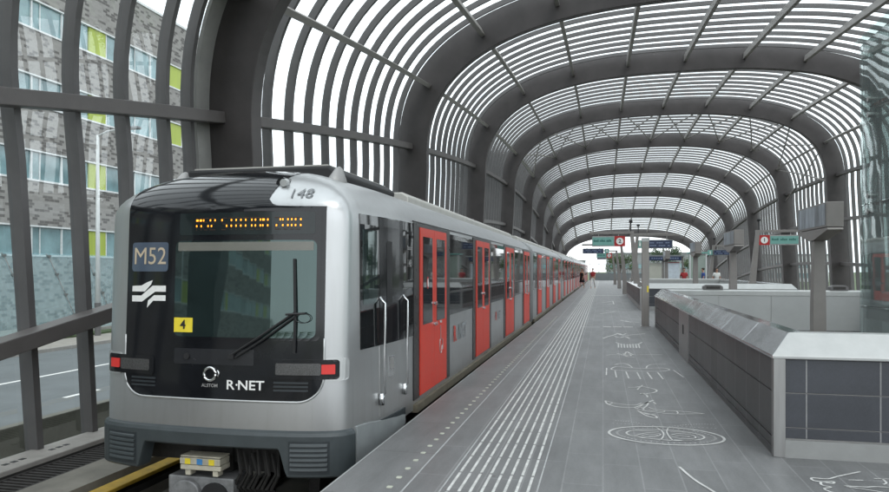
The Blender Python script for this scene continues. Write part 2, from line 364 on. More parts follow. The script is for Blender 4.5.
# walkway beside the left track
b = MB(); b.box(-6.1,-5.55,-40,115,-1.22,-.72); b.box(-6.62,-6.1,-40,115,-1.22,-.78)
wk = struct('walkway', b, M['bed'])
b = MB()
y = 3.0
while y < 30:
    b.box(-6.56,-6.14,y,y+.035,-.78,-.725); y += .09
b.box(-6.6,-6.565,3,30,-.78,-.722); b.box(-6.135,-6.103,3,30,-.78,-.722)
b.build('drain_grating', M['grate'], wk)
b = MB(); b.box(-7.10,-6.62,-40,115,-1.22,-.64); cu = struct('kerb_beam', b, M['curb'], bevel=.015)
b = MB(); b.box(-6.623,-6.618,-40,115,-.80,-.70); b.build('kerb_shadow_strip', M['grate'], cu)
b = MB()
for k in range(20):
    for q in range(3):
        yy = 5.4+k*1.0+(k%2)*.3; b.box(-6.86,-6.80,yy+q*.12,yy+q*.12+.07,-.641,-.636)
b.build('drain_slot', M['black'], cu)
for side in (-1,):
    pass
b = MB()
for xr in (-4.36,-2.92, 10.58, 12.02): b.box(xr-.035,xr+.035,-40,160,-1.22,-1.05)
b2 = MB()
for xr in (-4.36,-2.92, 10.58, 12.02): b2.box(xr-.07,xr+.07,-40,160,-1.22,-1.19)
rails = struct('running_rails', b, M['under']); b2.build('rail_foot', M['under'], rails)
# third rail with yellow cover
tr = thing('third_rail', 'yellow covered power rail running beside the track under the train', 'power rail', (-5.33,0,-1.0))
b = MB(); b.box(-.10,.10,4,115,.20,.245); b.box(-.10,-.075,4,115,.08,.20); b.build('cover', M['rail3'], tr, bevel=.01)
b = MB(); b.box(-.05,.05,4,115,.05,.13); b.build('conductor', M['under'], tr)
for k in range(22):
    b = MB(); yy = 6.3+k*3.0; b.box(-.04,.28,yy,yy+.08,-.2,-.12); b.box(.20,.28,yy,yy+.08,-.12,.10); b.box(-.04,.04,yy,yy+.08,-.12,.05); b.build('bracket', M['dullsteel'], tr)

# ------------------------------------------------------------------ platform
PX0, PX1 = -2.03, 9.75
WX0, WX1 = 1.80, 6.95
wells = [(6.9, 20.45), (29.3, 45.0)]
b = MB()
def slab(x0,x1,y0,y1): b.box(x0,x1,y0,y1,-.22,0)
YA, YB = -25, 116
slab(-1.46, WX0, YA, YB); slab(WX1, PX1, YA, YB)
ys = [YA]+[q for w_ in wells for q in w_]+[YB]
for i in range(0, len(ys), 2): slab(WX0, WX1, ys[i], ys[i+1])
plat = struct('platform', b, M['floor'])
b = MB(); b.box(PX0,-1.46,YA,YB,-.22,0.0); b.build('edge_slab', M['edge'], plat)
b = MB(); b.box(PX0-.012,PX0,YA,YB,-.03,0.003); b.build('edge_strip', M['capwhite'], plat)
b = MB(); b.box(PX0+.25,PX0+.35,YA,YB,-1.22,-.22); b.box(PX1-.35,PX1-.25,YA,YB,-1.22,-.22); b.build('platform_wall', M['under'], plat)
b = MB(); b.box(-1.466,-1.452,YA,YB,-.01,.003); b.build('joint_strip', M['faintline'], plat)
# tactile guide strip: eight lines of short bars
for k in range(8):
    b = MB(); x = -1.128 + k*.0835; y = 1.0
    while y < 108:
        b.box(x-.0105,x+.0105,y+.02,y+.48,-.002,.005); y += .5
    b.build('guide_line', M['paintline'], plat)
b = MB()
for x in (-1.185,-.478): b.box(x-.006,x+.006,1,108,-.002,.003)
b.build('guide_border', M['faintline'], plat)
for k in range(84):
    b = MB(); y = 3.75+k*.25
    b.prism([(-1.575+.022*math.copysign(abs(math.cos(t))**.5, math.cos(t)), y+.025*math.copysign(abs(math.sin(t))**.5, math.sin(t))) for t in [2*math.pi*j/12 for j in range(12)]], 'z', -.002, .005)
    b.build('edge_stud', M['stud'], plat)
def drawing(name, lines, m='paintline'):
    b = MB()
    for pts, wd in lines:
        if len(pts) > 2: pts = [(p.x, p.y) for p in smooth_line([(q[0], q[1], 0) for q in pts], 6)]
        b.ribbon(pts, wd*.85, .004 if m != 'faintline' else .003)
    return b.build(name, M[m], plat)
def ell(cx, cy, rx, ry, n=40, a0=0, a1=360): return [(cx+rx*math.cos(R(a0+(a1-a0)*k/n)), cy+ry*math.sin(R(a0+(a1-a0)*k/n))) for k in range(n+1)]
W_ = .020
sh = [(ell(.605,7.165,.545,.375), .03), (ell(.60,7.18,.37,.215), .022)]
for rx, ry, y0 in ((.455,.30,7.17),):
    for k in range(56):
        a = 2*math.pi*k/56; sh.append(([(.605+rx*math.cos(a), y0+ry*math.sin(a)), (.605+(rx+.025)*math.cos(a), y0+(ry+.018)*math.sin(a))], .012))
for k in range(18):
    t = k/17; sh.append(([(.13+.45*t, 7.74-.24*t*t), (.145+.45*t, 7.74-.24*t*t)], .014)); sh.append(([(1.15-.49*t, 7.78-.24*t*t), (1.135-.49*t, 7.78-.24*t*t)], .014))
for k in range(26):
    t = k/25; sh.append(([(.10+1.03*t, 7.60), (.115+1.03*t, 7.60)], .012)) if not .40 < t < .62 else None
sh += [([(.54,7.5),(.585,7.35),(.59,7.2),(.565,7.05),(.53,6.94)], .016), ([(.66,7.51),(.635,7.37),(.63,7.25),(.64,7.08),(.66,6.95)], .016)]
sh += [([(.30,7.06),(.38,7.18),(.47,7.25),(.56,7.20),(.50,7.08),(.38,7.03),(.30,7.06)], .014), ([(.37,7.10),(.45,7.18),(.53,7.15),(.44,7.09)], .012), ([(.65,7.18),(.74,7.27),(.86,7.24),(.88,7.12),(.76,7.05),(.65,7.12)], .014), ([(.69,7.14),(.76,7.20),(.83,7.16),(.75,7.11)], .012),
       ([(.36,7.30),(.46,7.32),(.55,7.30)], .012), ([(.66,7.32),(.76,7.34),(.86,7.30)], .012), ([(.40,7.0),(.5,6.99),(.56,7.0)], .012), ([(.67,7.0),(.78,6.99),(.86,7.02)], .012)]
drawing('floor_drawing', [s_ for s_ in sh if s_])
drawing('floor_drawing', [([(.03,8.89),(.05,8.70),(.16,8.53),(.36,8.53),(.49,8.8),(.62,9.06)], .026), ([(.03,8.89),(.17,8.73),(.37,8.68),(.46,8.83)], .02), ([(.36,8.53),(.45,8.37),(.67,8.26),(.82,8.25),(1.13,8.34)], .024), ([(1.13,8.34),(.95,8.41),(.83,8.42),(.63,8.44),(.53,8.57)], .02), ([(.39,8.36),(.47,8.1),(.57,7.97),(.57,8.1),(.44,8.26)], .024), ([(.42,8.30),(.50,8.16),(.59,8.20)], .02), ([(.43,8.59),(.5,8.81),(.55,8.91),(.51,8.65),(.45,8.46)], .024), ([(.53,8.85),(.60,8.95),(.63,8.80)], .02), ([(.38,8.45),(.43,8.55),(.47,8.45),(.43,8.38),(.38,8.45)], .018), ([(.52,8.40),(.60,8.36),(.68,8.34),(.70,8.40)], .018), ([(.08,8.66),(.12,8.78)], .016), ([(.82,8.25),(.84,8.33),(.83,8.42)], .016)])
drawing('floor_drawing', [([(.34,9.97),(.44,10.0),(.54,10.08),(.68,9.91),(.71,9.76),(.64,9.59),(.48,9.48)], .026), ([(.46,9.8),(.5,10.01),(.55,10.19)], .024), ([(.48,9.52),(.55,9.43),(.56,9.26)], .024), ([(.50,9.56),(.58,9.50)], .02)])
drawing('floor_drawing', [([(.13,11.79),(.23,12.05),(.45,11.96),(.6,11.94),(.72,11.96),(.98,12.05),(1.06,11.84),(.87,11.63),(.49,11.58),(.18,11.64),(.13,11.79)], .03), ([(.19,12.26),(.30,12.48),(.40,12.42),(.46,12.15),(.48,11.94)], .026), ([(.70,11.93),(.73,12.2),(.80,12.42),(.92,12.52),(1.06,12.55)], .026)] + [([p, q], .022) for p, q in (((.06,11.85),(.05,11.05)),((.19,11.55),(.2,10.85)),((.36,11.5),(.38,10.8)),((.53,11.46),(.55,10.76)),((.69,11.5),(.72,10.8)),((.85,11.54),(.88,10.84)),((1.12,11.85),(1.2,11.1)))])
drawing('floor_drawing', [([(.06,13.62),(.22,13.74),(.38,13.72),(.46,14.25),(.52,14.0),(.60,13.78),(.84,13.86),(1.12,13.92)], .035), ([(.26,13.95),(.38,13.72),(.46,13.46),(.58,13.40)], .035), ([(.38,13.95),(.44,13.70),(.52,13.62),(.50,13.85),(.42,13.9)], .03)])
drawing('floor_drawing', [([(.28,16.05),(.42,15.62),(.58,15.6),(.74,15.75),(.86,16.2)], .035)] + [([(.33+k*.062,15.72+.02*abs(k-3)),(.32+k*.061,15.0)], .028) for k in range(8)])
drawing('floor_drawing', [([(0,16.9),(.12,17.4),(.24,17.75),(.40,18.3),(.50,17.8),(.72,18.0),(1.05,18.4)], .045), ([(.28,17.5),(.40,17.2),(.52,17.5),(.62,17.0)], .045), ([(.35,18.4),(.45,17.9),(.58,18.3)], .04)])
drawing('floor_drawing', [([(.55,23.1),(.75,22.5),(.95,22.4),(1.1,22.2)], .05), ([(.7,22.9),(.85,22.3)], .05)])
drawing('floor_drawing', [([(-.10,26.3),(.30,27.3),(.52,27.9),(.9,27.6),(1.35,27.5)], .05), ([(.1,28.5),(.5,28.1)], .05)])
drawing('floor_drawing', [([(-.05,35.1),(.30,36.3),(.50,37.2)], .06), ([(.50,36.9),(.50,33.6)], .06), ([(.2,33.2),(.5,34.2)], .05)])
drawing('floor_drawing', [([(.62,6.05),(.70,5.70),(.80,5.43),(.92,5.05),(1.0,4.6)], .026)])
drawing('floor_drawing', [([(2.04,6.23),(1.94,6.15),(1.82,6.05),(1.72,5.96),(1.61,5.96),(1.60,5.89),(1.66,5.87),(1.74,5.89),(1.72,5.84),(1.65,5.86),(1.63,5.78),(1.68,5.74),(1.62,5.69),(1.64,5.62),(1.7,5.58)], .022), ([(1.87,5.965),(1.98,5.98)], .016), ([(1.79,5.80),(1.93,5.80),(2.06,5.83),(2.4,5.80)], .018), ([(1.80,5.78),(2.0,5.70),(2.3,5.55)], .018), ([(2.08,6.05),(2.35,6.08)], .018), ([(2.14,6.06),(2.13,5.95),(2.09,5.90)], .018), ([(2.25,6.07),(2.25,5.9)], .018)])
drawing('cross_line', [([(-.62,20.15),(-.08,20.2)], .16)], 'faintline')
drawing('cross_line', [([(0,20.36),(.23,20.36)], .17), ([(.28,20.40),(.52,20.40)], .17), ([(.57,20.45),(.83,20.45)], .17)])
drawing('cross_line', [([(-.74,45),(1.29,45)], .35)])

# ------------------------------------------------------------------ stairwells with parapets
for wi, (y0, y1) in enumerate(wells):
    b = MB()
    e = .004
    b.face([(WX0+e,y0,-.3),(WX0+e,y1,-.3),(WX0+e,y1,-4.2),(WX0+e,y0,-4.2)]); b.face([(WX1-e,y0,-.3),(WX1-e,y1,-.3),(WX1-e,y1,-4.2),(WX1-e,y0,-4.2)])
    b.face([(WX0,y1-e,-.3),(WX1,y1-e,-.3),(WX1,y1-e,-4.2),(WX0,y1-e,-4.2)]); b.face([(WX0,y0+e,-.3),(WX1,y0+e,-.3),(WX1,y0+e,-4.2),(WX0,y0+e,-4.2)])
    b.face([(WX0,y0,-4.2),(WX1,y0,-4.2),(WX1,y1,-4.2),(WX0,y1,-4.2)])
    o = struct('stairwell', b, M['wellwall'])
    X0, X1 = WX0-.34, WX1+.34; Y0, Y1 = y0-.34, y1+.34
    p = thing('parapet_wall', ['slate tiled parapet with sloping steel cap around the nearest stairwell', 'slate tiled parapet around the second stairwell, farther along the platform'][wi], 'parapet', (X0,Y0,0), 0, 'parapets around the stairwells')
    ox, oy = X0, Y0
    # cladding in rows of tiles (each side one part)
    def rows(fn, zs, name, m):
        b = MB()
        for za, zb in zip(zs[:-1], zs[1:]): fn(b, za+.005, zb-.005)
        b.build(name, m, p, bevel=.003)
    LX, LY = X1-X0, Y1-Y0
    rows(lambda b, a, c: b.box(.012,.10,.08,LY-.08,a,c), [.17,.565,.865], 'side_cladding', M['slateY'])
    rows(lambda b, a, c: b.box(LX-.10,LX-.012,.08,LY-.08,a,c), [.17,.565,.865], 'side_cladding', M['slateY'])
    rows(lambda b, a, c: b.box(.10,LX-.10,.012,.08,a,c), [.165,.262,.565,.865], 'front_cladding', M['slateX'])
    rows(lambda b, a, c: b.box(.10,LX-.10,LY-.08,LY-.012,a,c), [.165,.262,.565,.865], 'front_cladding', M['slateX'])
    b = MB()  # backing frame visible in the joints, plinth
    b.box(.03,.30,.302,LY-.302,0,.90); b.box(LX-.30,LX-.03,.302,LY-.302,0,.90); b.box(.03,LX-.03,.03,.30,0,.90); b.box(.03,LX-.03,LY-.30,LY-.03,0,.90)
    b.build('core', M['dullsteel'], p)
    b = MB(); b.box(.008,.028,.07,LY-.07,0.0,.055); b.box(.0,.026,.07,LY-.07,.06,.075); b.box(.010,.028,.07,LY-.07,.08,.155)
    b.box(LX-.028,LX-.008,.07,LY-.07,0,.155); b.build('side_plinth', M['dullsteel'] if wi else M['slateY'], p)
    b = MB(); b.box(.07,LX-.07,.002,.028,0,.155); b.box(.07,LX-.07,LY-.028,LY-.002,0,.155); b.build('front_plinth', M['plinth'], p)
    for cx, cy in ((0,0),(LX-.10,0),(0,LY-.07),(LX-.10,LY-.07)):
        b = MB(); b.box(cx,cx+.10,cy,cy+.07,0,.875); b.build('corner_post', M['steel'], p, bevel=.004)
    # inner lining
    b = MB(); b.box(.30,.335,.335,LY-.335,-.3,.93); b.box(LX-.335,LX-.30,.335,LY-.335,-.3,.93); b.box(.30,LX-.30,.30,.335,-.3,.93)
    x = .335
    while x < LX-.34:
        x2 = min(x+1.35, LX-.335); b.box(x+.004,x2-.004,LY-.335,LY-.30,-.3,.93); x = x2
    b.build('lining', M['wellwall'], p)
    # cap: four mitred sloped lengths
    prof = [(-.012,.868),(-.012,.892),(.16,1.085),(.30,1.085),(.345,1.05),(.345,.93),(.03,.868)]
    def cap(fn0, fn1, m, name='cap'):
        b = MB(); b.sweep([[fn0(t, z) for t, z in prof], [fn1(t, z) for t, z in prof]]); b.build(name, m, p, bevel=.004)
    yy0 = 0.0
    while yy0 < LY-.2:
        yy1 = min(yy0+1.36, LY); cap((lambda t,z,y=yy0:(t,y+(t if y == 0 else .004),z)), (lambda t,z,y=yy1:(t,y-(t if y == LY else 0),z)), M['capsteel']); yy0 = yy1
    cap(lambda t,z:(LX-t,t,z), lambda t,z:(LX-t,LY-t,z), M['capsteel'])
    cap(lambda t,z:(t,t,z), lambda t,z:(LX-t,t,z), M['capwhite']); cap(lambda t,z:(t,LY-t,z), lambda t,z:(LX-t,LY-t,z), M['capwhite'])
    if wi == 0:
        b = MB(); b.box(-.006,.02,12.8-oy,14.25-oy,.0,.872); sp_ = b.build('service_panel', M['steel'], p, bevel=.004)
        b = MB(); b.box(-.012,-.004,13.45-oy,13.6-oy,.45,.62); b.build('slot', M['black'], sp_)

# ------------------------------------------------------------------ lift tower of glass
lf = thing('lift_shaft', 'frameless glass lift shaft rising out of the nearest stairwell', 'lift shaft', (3.27,10.0,0))
def pane(x0,x1,y0,y1,z0,z1): 
    b = MB(); b.box(x0,x1,y0,y1,z0,z1); b.build('glass_panel', M['liftglass'], lf)
for za, zb in ((-2.5,1.18),(1.19,2.48),(2.49,3.70),(3.71,4.56)):
    pane(0,.018,-2.7,0,za,zb); pane(.03,2.0,-.018,0,za,zb); pane(.03,2.0,-2.7,-2.682,za,zb); pane(2.012,2.03,-2.7,0,za,zb)
b = MB(); b.face([(-.06,.06,4.62),(2.1,.06,4.62),(2.1,-2.76,4.70),(-.06,-2.76,4.70)]); b.face([(-.06,.06,4.60),(2.1,.06,4.60),(2.1,-2.76,4.68),(-.06,-2.76,4.68)]); b.build('roof_glass', M['liftglass'], lf)
b = MB(); b.box(.03,.07,-2.65,-.05,1.02,1.18); b.box(.03,1.95,-.07,-.03,1.02,1.18); b.build('rail_band', M['rib'], lf)
for zz_ in (2.485, 3.705):
    b = MB(); b.tube([(.10,-2.6,zz_),(.10,-.10,zz_)], .022); b.build('tie_rod', M['rib'], lf)
    for yy in (-.30,-1.6):
        b = MB()
        for dz in (-.10,.10): b.tube([(.10,yy,zz_+dz),(.02,yy,zz_+dz)], .02); b.tube([(-.012,yy,zz_+dz),(.02,yy,zz_+dz)], .035)
        b.tube([(.10,yy,zz_-.14),(.10,yy,zz_+.14)], .016); b.build('glass_fitting', M['steel'], lf)
for x, y in ((.14,-.14),(1.9,-.14),(1.9,-2.56)):
    b = MB(); b.box(x-.05,x+.05,y-.05,y+.05,-4,4.58); b.build('post', M['rib'], lf)

# ------------------------------------------------------------------ canopy: a bent oval tube of steel arches and glass
CX = 3.9; HA, HB, PN = 9.9, 5.0, 2.7
apex = lambda Y: 12.0-(Y-55)**2/580
slope = lambda Y: -(Y-55)/290
def profile(o, hbase, n=30):
    """inner profile offset outwards by o; list of (x,h) left base -> apex -> right base"""
    a, bb = HA+o, HB+o; pts = []
    for k in range(n+1):
        t = math.pi*(.5*k/n)   # 0 at spring, pi/2 at apex
        x = -a*abs(math.cos(t))**(2/PN); h = -HB + bb*abs(math.sin(t))**(2/PN)
        pts.append((x, h))
    pts = [(-a-.06*(-HB-hbase), hbase)] + pts
    return pts + [(-x, h) for x, h in pts[-2::-1]]
def frame(Y):
    """Y is the position measured at the springing line"""
    t = slope(Y)*.85; q = math.hypot(1, t)
    T = Vector((0, 1/q, t/q)); Nn = Vector((0, -t/q, 1/q))
    Y0 = Y - t*HB*.9
    C = Vector((CX, Y0, apex(Y0)))
    return C, T, Nn
def hoop(b, Y, o0, o1, th, n=30, zb=-1.0, m=0, o_roof=None):
    C, T, Nn = frame(Y); hb = (zb - C.z)/Nn.z
    P0 = profile(o0, hb, n); P1 = profile(o1, hb, n); secs = []
    if o_roof is not None:   # shallower where the rib turns into the roof
        Pr = profile(o_roof, hb, n); bl = lambda h: min(1, max(0, (h+4.6)/2.6)); P0 = [(a[0]+(c[0]-a[0])*bl(a[1]), a[1]+(c[1]-a[1])*bl(a[1])) for a, c in zip(P0, Pr)]
    for (x0,h0),(x1,h1) in zip(P0, P1):
        a = C + Vector((x0,0,0)) + Nn*h0; c = C + Vector((x1,0,0)) + Nn*h1
        secs.append([a-T*th/2, c-T*th/2, c+T*th/2, a+T*th/2])
    b.sweep(secs, m)
can = thing('station_canopy', 'long oval canopy of dark steel arches, ribs and glass over the platform and both tracks', 'canopy', (CX,55,0))
can.location = (0,0,0)
arches = [1.6] + [11.2+12.3*k for k in range(9)]
for Y in arches:
    b = MB(); hoop(b, Y, 0, 1.02, .36, 44, -1.05); b.build('arch', M['arch'], can, bevel=.015)
b = MB(); hoop(b, arches[1]-.40, .80, .86, .40, 44, -.66); b.build('infill_panel', mat('infill_grey', (.38,.375,.36), .5, .2, .15, 1.5), can)
ribs_tail = MB(); nr = 0
TRH, LRH = -4.28, -7.12
for k in range(len(arches)-1):
    Ya, Yb = arches[k], arches[k+1]; n = 9 if k == 0 else 12
    for Y in ([6.85+.97*j for j in range(-4, 4)]+[10.42] if k == 0 else [Ya+(Yb-Ya)*j/n for j in range(1, n)]):
        b = MB() if nr < 98 else ribs_tail
        hoop(b, Y, .765, .955, .102, 30, -.66, 0, .80)
        if nr < 98: b.build('rib', M['rib'], can)
        nr += 1
if ribs_tail.v: tag(ribs_tail.build('rib', M['rib'], can), kind='stuff')
# panes
for k in range(len(arches)-1):
    Ya, Yb = arches[k], arches[k+1]; b = MB(); rows_ = []
    for j in range(7):
        C, T, Nn = frame(Ya+(Yb-Ya)*j/6); hb = (-.66-C.z)/Nn.z
        rows_.append([C+Vector((x,0,0))+Nn*h for x, h in profile(.90, hb, 30)])
    b.grid(rows_); b.build('glazing', M['roofglass'], can, smooth=True)
# purlins and rails
def prof_at(o, s):
    """point at arc length s from apex (signed) and outward normal"""
    P = profile(o, -14, 60); mid = len(P)//2; acc = 0; i = mid; d = 1 if s >= 0 else -1
    while True:
        p = Vector(P[i]); q = Vector(P[i+d]); l = (q-p).length
        if acc+l >= abs(s): 
            t = (q-p).normalized(); pt = p + t*(abs(s)-acc); nrm = Vector((-t.y, t.x)) if d > 0 else Vector((t.y, -t.x))
            return pt, nrm
        acc += l; i += d
def longbar(b, Ya, Yb, x, h, nv, dep, wid, n=5):
    t2 = Vector((nv.y, -nv.x)); secs = []
    for j in range(n+1):
        C, T, Nn = frame(Ya+(Yb-Ya)*j/n)
        f = lambda a, c: C+Vector((x+nv.x*a+t2.x*c, 0, 0))+Nn*(h+nv.y*a+t2.y*c)
        secs.append([f(-dep/2,-wid/2), f(dep/2,-wid/2), f(dep/2,wid/2), f(-dep/2,wid/2)])
    b.sweep(secs)
np_ = 0; tail = MB()
for k in range(len(arches)-1):
    Ya, Yb = arches[k]+.17, arches[k+1]-.17
    for s_ in (-10.6,-8.05,-5.4,-2.7,0,2.7,5.4,8.05,10.6):
        pt, nv = prof_at(.58, s_); b = MB() if np_ < 72 else tail
        longbar(b, Ya, Yb, pt.x, pt.y, nv, .30, .14)
        if np_ < 72: b.build('purlin', M['purlin'], can, bevel=.01)
        np_ += 1
    for sd_ in (-1, 1):
        for hh in (TRH, LRH, -9.9) if sd_ > 0 and k > 0 else (TRH, LRH):
            xx = sd_*(HA+.62+(.06*(-HB-hh) if hh < -HB else 0))
            b = MB(); longbar(b, Ya, Yb, xx, hh, Vector((sd_, 0)), .26, .20); b.build('rail', M['rail'], can, bevel=.012)
if tail.v: tag(tail.build('purlin', M['purlin'], can), kind='stuff')
# wind braces in one bay
Ya, Yb = arches[4]+.2, arches[5]-.2
ss = [-10.6,-8.05,-5.4,-2.7,0,2.7,5.4,8.05,10.6,13.2]
def shell_pt(Y, s_, o=.5):
    C, T, Nn = frame(Y); pt, nv = prof_at(o, s_); return C+Vector((pt.x,0,0))+Nn*pt.y
for i in range(len(ss)-1):
    a, c = (ss[i], ss[i+1]) if i % 2 == 0 else (ss[i+1], ss[i])
    for d in (0, 1):
        b = MB(); b.tube([shell_pt(Ya, a if d == 0 else c), shell_pt((Ya+Yb)/2, (a+c)/2), shell_pt(Yb, c if d == 0 else a)], .045, 6); b.build('brace', M['purlin'], can)

# ------------------------------------------------------------------ the metro train
TX, TY, TW = -3.675, 5.95, 1.465
SHX = .045
train = thing('metro_train', 'silver metro train with black glazed front and red doors standing at the left platform', 'train', (TX,TY,0))
PLAN = [(x+.045*x/1.42, y) for x, y in [(0,0),(.3,.006),(.6,.026),(.85,.055),(1.02,.090),(1.14,.130),(1.215,.175),(1.262,.235),(1.288,.32),(1.305,.42),(1.335,.65),(1.368,.95),(1.40,1.30),(1.415,1.60),(1.42,1.9)]]
PL = [(p.x, p.y) for p in smooth_line([(x, y, 0) for x, y in PLAN], 8)]
Ln = 1.9
def pl_y(x):
    x = abs(x)
    for (a, b_), (c, d) in zip(PL[:-1], PL[1:]):
        if x <= c: return b_+(d-b_)*(x-a)/max(1e-9, c-a)
    return PL[-1][1]
def pl_x(y):
    if y <= 0: return 0
    for (a, b_), (c, d) in zip(PL[:-1], PL[1:]):
        if y <= d: return a+(c-a)*(y-b_)/max(1e-9, d-b_)
    return TW
ROOF = [(1.9,1.465),(2.1,1.465),(2.22,1.46),(2.30,1.43),(2.38,1.36),(2.48,1.24),(2.56,1.10),(2.63,.92),(2.68,.69),(2.705,.42),(2.718,.16),(2.722,.04)]
def tw(z):
    if z <= 1.9: return TW
    for (a, b_), (c, d) in zip(ROOF[:-1], ROOF[1:]):
        if z <= c: return b_+(d-b_)*(z-a)/(c-a)
    return .04
def rk(z):
    r = .045*max(0, z-.3)
    if z > 2.2:
        q = min(1, (z-2.2)/.525); r += 1.05*(1-math.sqrt(max(0, 1-q*q)))
    return r
def yf(x, z):
    return rk(z)+pl_y(min(TW*.9995, abs(x)*TW/tw(z)))
def xs(y, z):
    return pl_x(y-rk(z))*tw(z)/TW
def fn(x, z, off):
    e = 1e-3; x = x+SHX
    dx = (yf(x+e, z)-yf(x-e, z))/(2*e); dz = (yf(x, z+e)-yf(x, z-e))/(2*e)
    n = Vector((dx, -1, dz)).normalized()
    return Vector((x, yf(x, z), z)) + n*off
def front_patch(name, zs, xl, xr, m, off=.006, nx=24, parent=None, thick=True):
    b = MB(); rows_ = []
    for z in zs:
        a, c = xl(z), xr(z); r = [fn(a+(c-a)*k/nx, z, off) for k in range(nx+1)]
        if thick: r = [fn(a, z, -.02)]+r+[fn(c, z, -.02)]
        rows_.append(r)
    if thick: rows_ = [[fn(xl(zs[0])+(xr(zs[0])-xl(zs[0]))*k/nx, zs[0], -.02) for k in range(nx+1)] , ] and [[p - (rows_[0][0]-rows_[0][0]) for p in [fn(min(max(q.x-SHX, -tw(zs[0])), tw(zs[0])), zs[0], -.02) for q in rows_[0]]]] + rows_ + [[fn(q.x-SHX, zs[-1], -.02) for q in rows_[-1]]]
    b.grid(rows_); return b.build(name, m, parent or train, smooth=False, fix=True)
def rr(z0, z1, x0, x1, rad, n=6):
    """rounded rectangle as z rows with left/right functions"""
    zs = [z0+rad*(1-math.cos(math.pi/2*k/n)) for k in range(n+1)] + [z0+rad+(z1-z0-2*rad)*k/8 for k in range(1, 8)] + [z1-rad*(1-math.sin(math.pi/2*k/n)) for k in range(n+1)]
    def ins(z):
        d = 0
        if z < z0+rad: d = z0+rad-z
        elif z > z1-rad: d = z-(z1-rad)
        d = min(d, rad); return rad-math.sqrt(max(0, rad*rad-d*d))
    return zs, (lambda z: x0+ins(z)), (lambda z: x1-ins(z))
# lead carriage shell
CARL, PITCH = 15.45, 16.45
zl = [-.035,.05,.2,.5,.8,1.1,1.4,1.7,1.9,2.0,2.1,2.2] + [2.2+.522*math.sin(math.pi/2*k/14) for k in range(1, 15)]
def outline(z, yend):
    k_ = tw(z)/TW; h_ = [(x*k_, rk(z)+y, z) for x, y in PL]
    return [(-tw(z), yend, z)] + [(-x, y, zz_) for x, y, zz_ in h_[:0:-1]] + h_ + [(tw(z), yend, z)]
b = MB(); rows_ = [outline(z, CARL) for z in zl]; b.grid(rows_)
b.face([r[-1] for r in rows_]+[r[0] for r in rows_[::-1]]); b.face(rows_[0][::-1]); b.face(rows_[-1])
body0 = b.build('body', M['silver'], train, smooth=True)
md = body0.modifiers.new('edge', 'EDGE_SPLIT'); md.split_angle = R(38)
def secprof():
    r = [(-TW,-.035)]+[(-x, z) for z, x in ROOF]
    return r + [(-x, z) for x, z in r[::-1]]
for c in range(1, 6):
    b = MB(); y0 = c*PITCH; b.sweep([[(x, y0, z) for x, z in secprof()], [(x, y0+CARL, z) for x, z in secprof()]]); o = b.build('body', M['silver'], train, smooth=True)
    o.modifiers.new('edge', 'EDGE_SPLIT').split_angle = R(38)
for c in range(5):
    b = MB(); y0 = c*PITCH+CARL; n = 5
    for k in range(n):
        ya = y0+(PITCH-CARL)*k/n; b.box(-1.22,1.22,ya+.01,ya+(PITCH-CARL)/n-.02,-.2,2.35)
    b.box(-1.15,1.15,y0,y0+PITCH-CARL,-.2,2.3); b.build('gangway_bellows', M['black'], train)
# underframe and bogies
b = MB(); b.box(-1.25,1.25,.45,CARL,-.32,-.10)
for c in range(1, 6): b.box(-1.25,1.25,c*PITCH,c*PITCH+CARL,-.32,-.10)
b.box(-1.05,1.05,3.5,8,-.75,-.32); b.box(-1.05,1.05,9,12,-.7,-.32)
b.build('underframe', M['under'], train)
def cyl(b, c, r, x0, x1, n=24, m=0): b.prism([(c[0]+r*math.cos(2*math.pi*k/n), c[1]+r*math.sin(2*math.pi*k/n)) for k in range(n)], 'x', x0, x1, m)
for c in range(2):
    for yb in (1.0, 3.0):
        for s_ in (-1, 1):
            b = MB(); cyl(b, (c*PITCH+yb+.2, -.66), .40, s_*.72-.06, s_*.72+.06); b.build('wheel', M['under'], train)
# front mask
zs = [.40+.24*(1-math.cos(math.pi/2*k/6)) for k in range(7)] + [.64+1.56*k/14 for k in range(1, 15)] + [2.2+.522*math.sin(math.pi/2*k/16) for k in range(1, 13)]
def mxr(z):
    if z < .64: d = .64-z; return 1.07-.24+math.sqrt(max(0, .24**2-d*d))
    if z < 2.27: return 1.07
    if z < 2.33: return .50+.02
    return min(.50+.25*(z-2.33), tw(z)*.97)
def mxl(z):
    if z < .64: d = .64-z; return -(1.05-.24+math.sqrt(max(0, .24**2-d*d)))
    return -min(1.05+.10*max(0, z-2.2), tw(z)*.97)
zs2 = sorted(zs+[2.27,2.2701,2.275,2.285,2.30,2.33])
def mxr2(z):
    if 2.2700 < z < 2.33: q = (z-2.27)/.06; return .52+.06-math.sqrt(max(0, .06**2-(.06-(z-2.27))**2)) if z > 2.27 else 1.07
    return mxr(z)
mask = front_patch('front_mask', zs2, mxl, mxr2, M['mask'], .006, 40)
for p in mask.data.polygons: p.use_smooth = True
mask.modifiers.new('edge', 'EDGE_SPLIT').split_angle = R(35)
# pale trim line round the mask foot
def trimline(b, side):
    pass
b = MB(); pts = [(-1.05, 1.0),(-1.05,.64)]+[(-1.05+.24*(1-math.cos(t)), .64-.24*math.sin(t)) for t in [math.pi/2*k/8 for k in range(1, 9)]]+[(1.07-.24+.24*math.sin(t), .40+.24*(1-math.cos(t))) for t in [math.pi/2*k/8 for k in range(9)]]+[(1.07,1.0)]
full = []
for (a, c), (d, e) in zip(pts[:-1], pts[1:]):
    k = max(1, int(math.hypot(d-a, e-c)/.08))
    full += [(a+(d-a)*j/k, c+(e-c)*j/k) for j in range(k)]
full.append(pts[-1]); b.tube([fn(x, z, .004) for x, z in full], .011, 6); b.build('mask_trim', M['trim'], train, smooth=True)
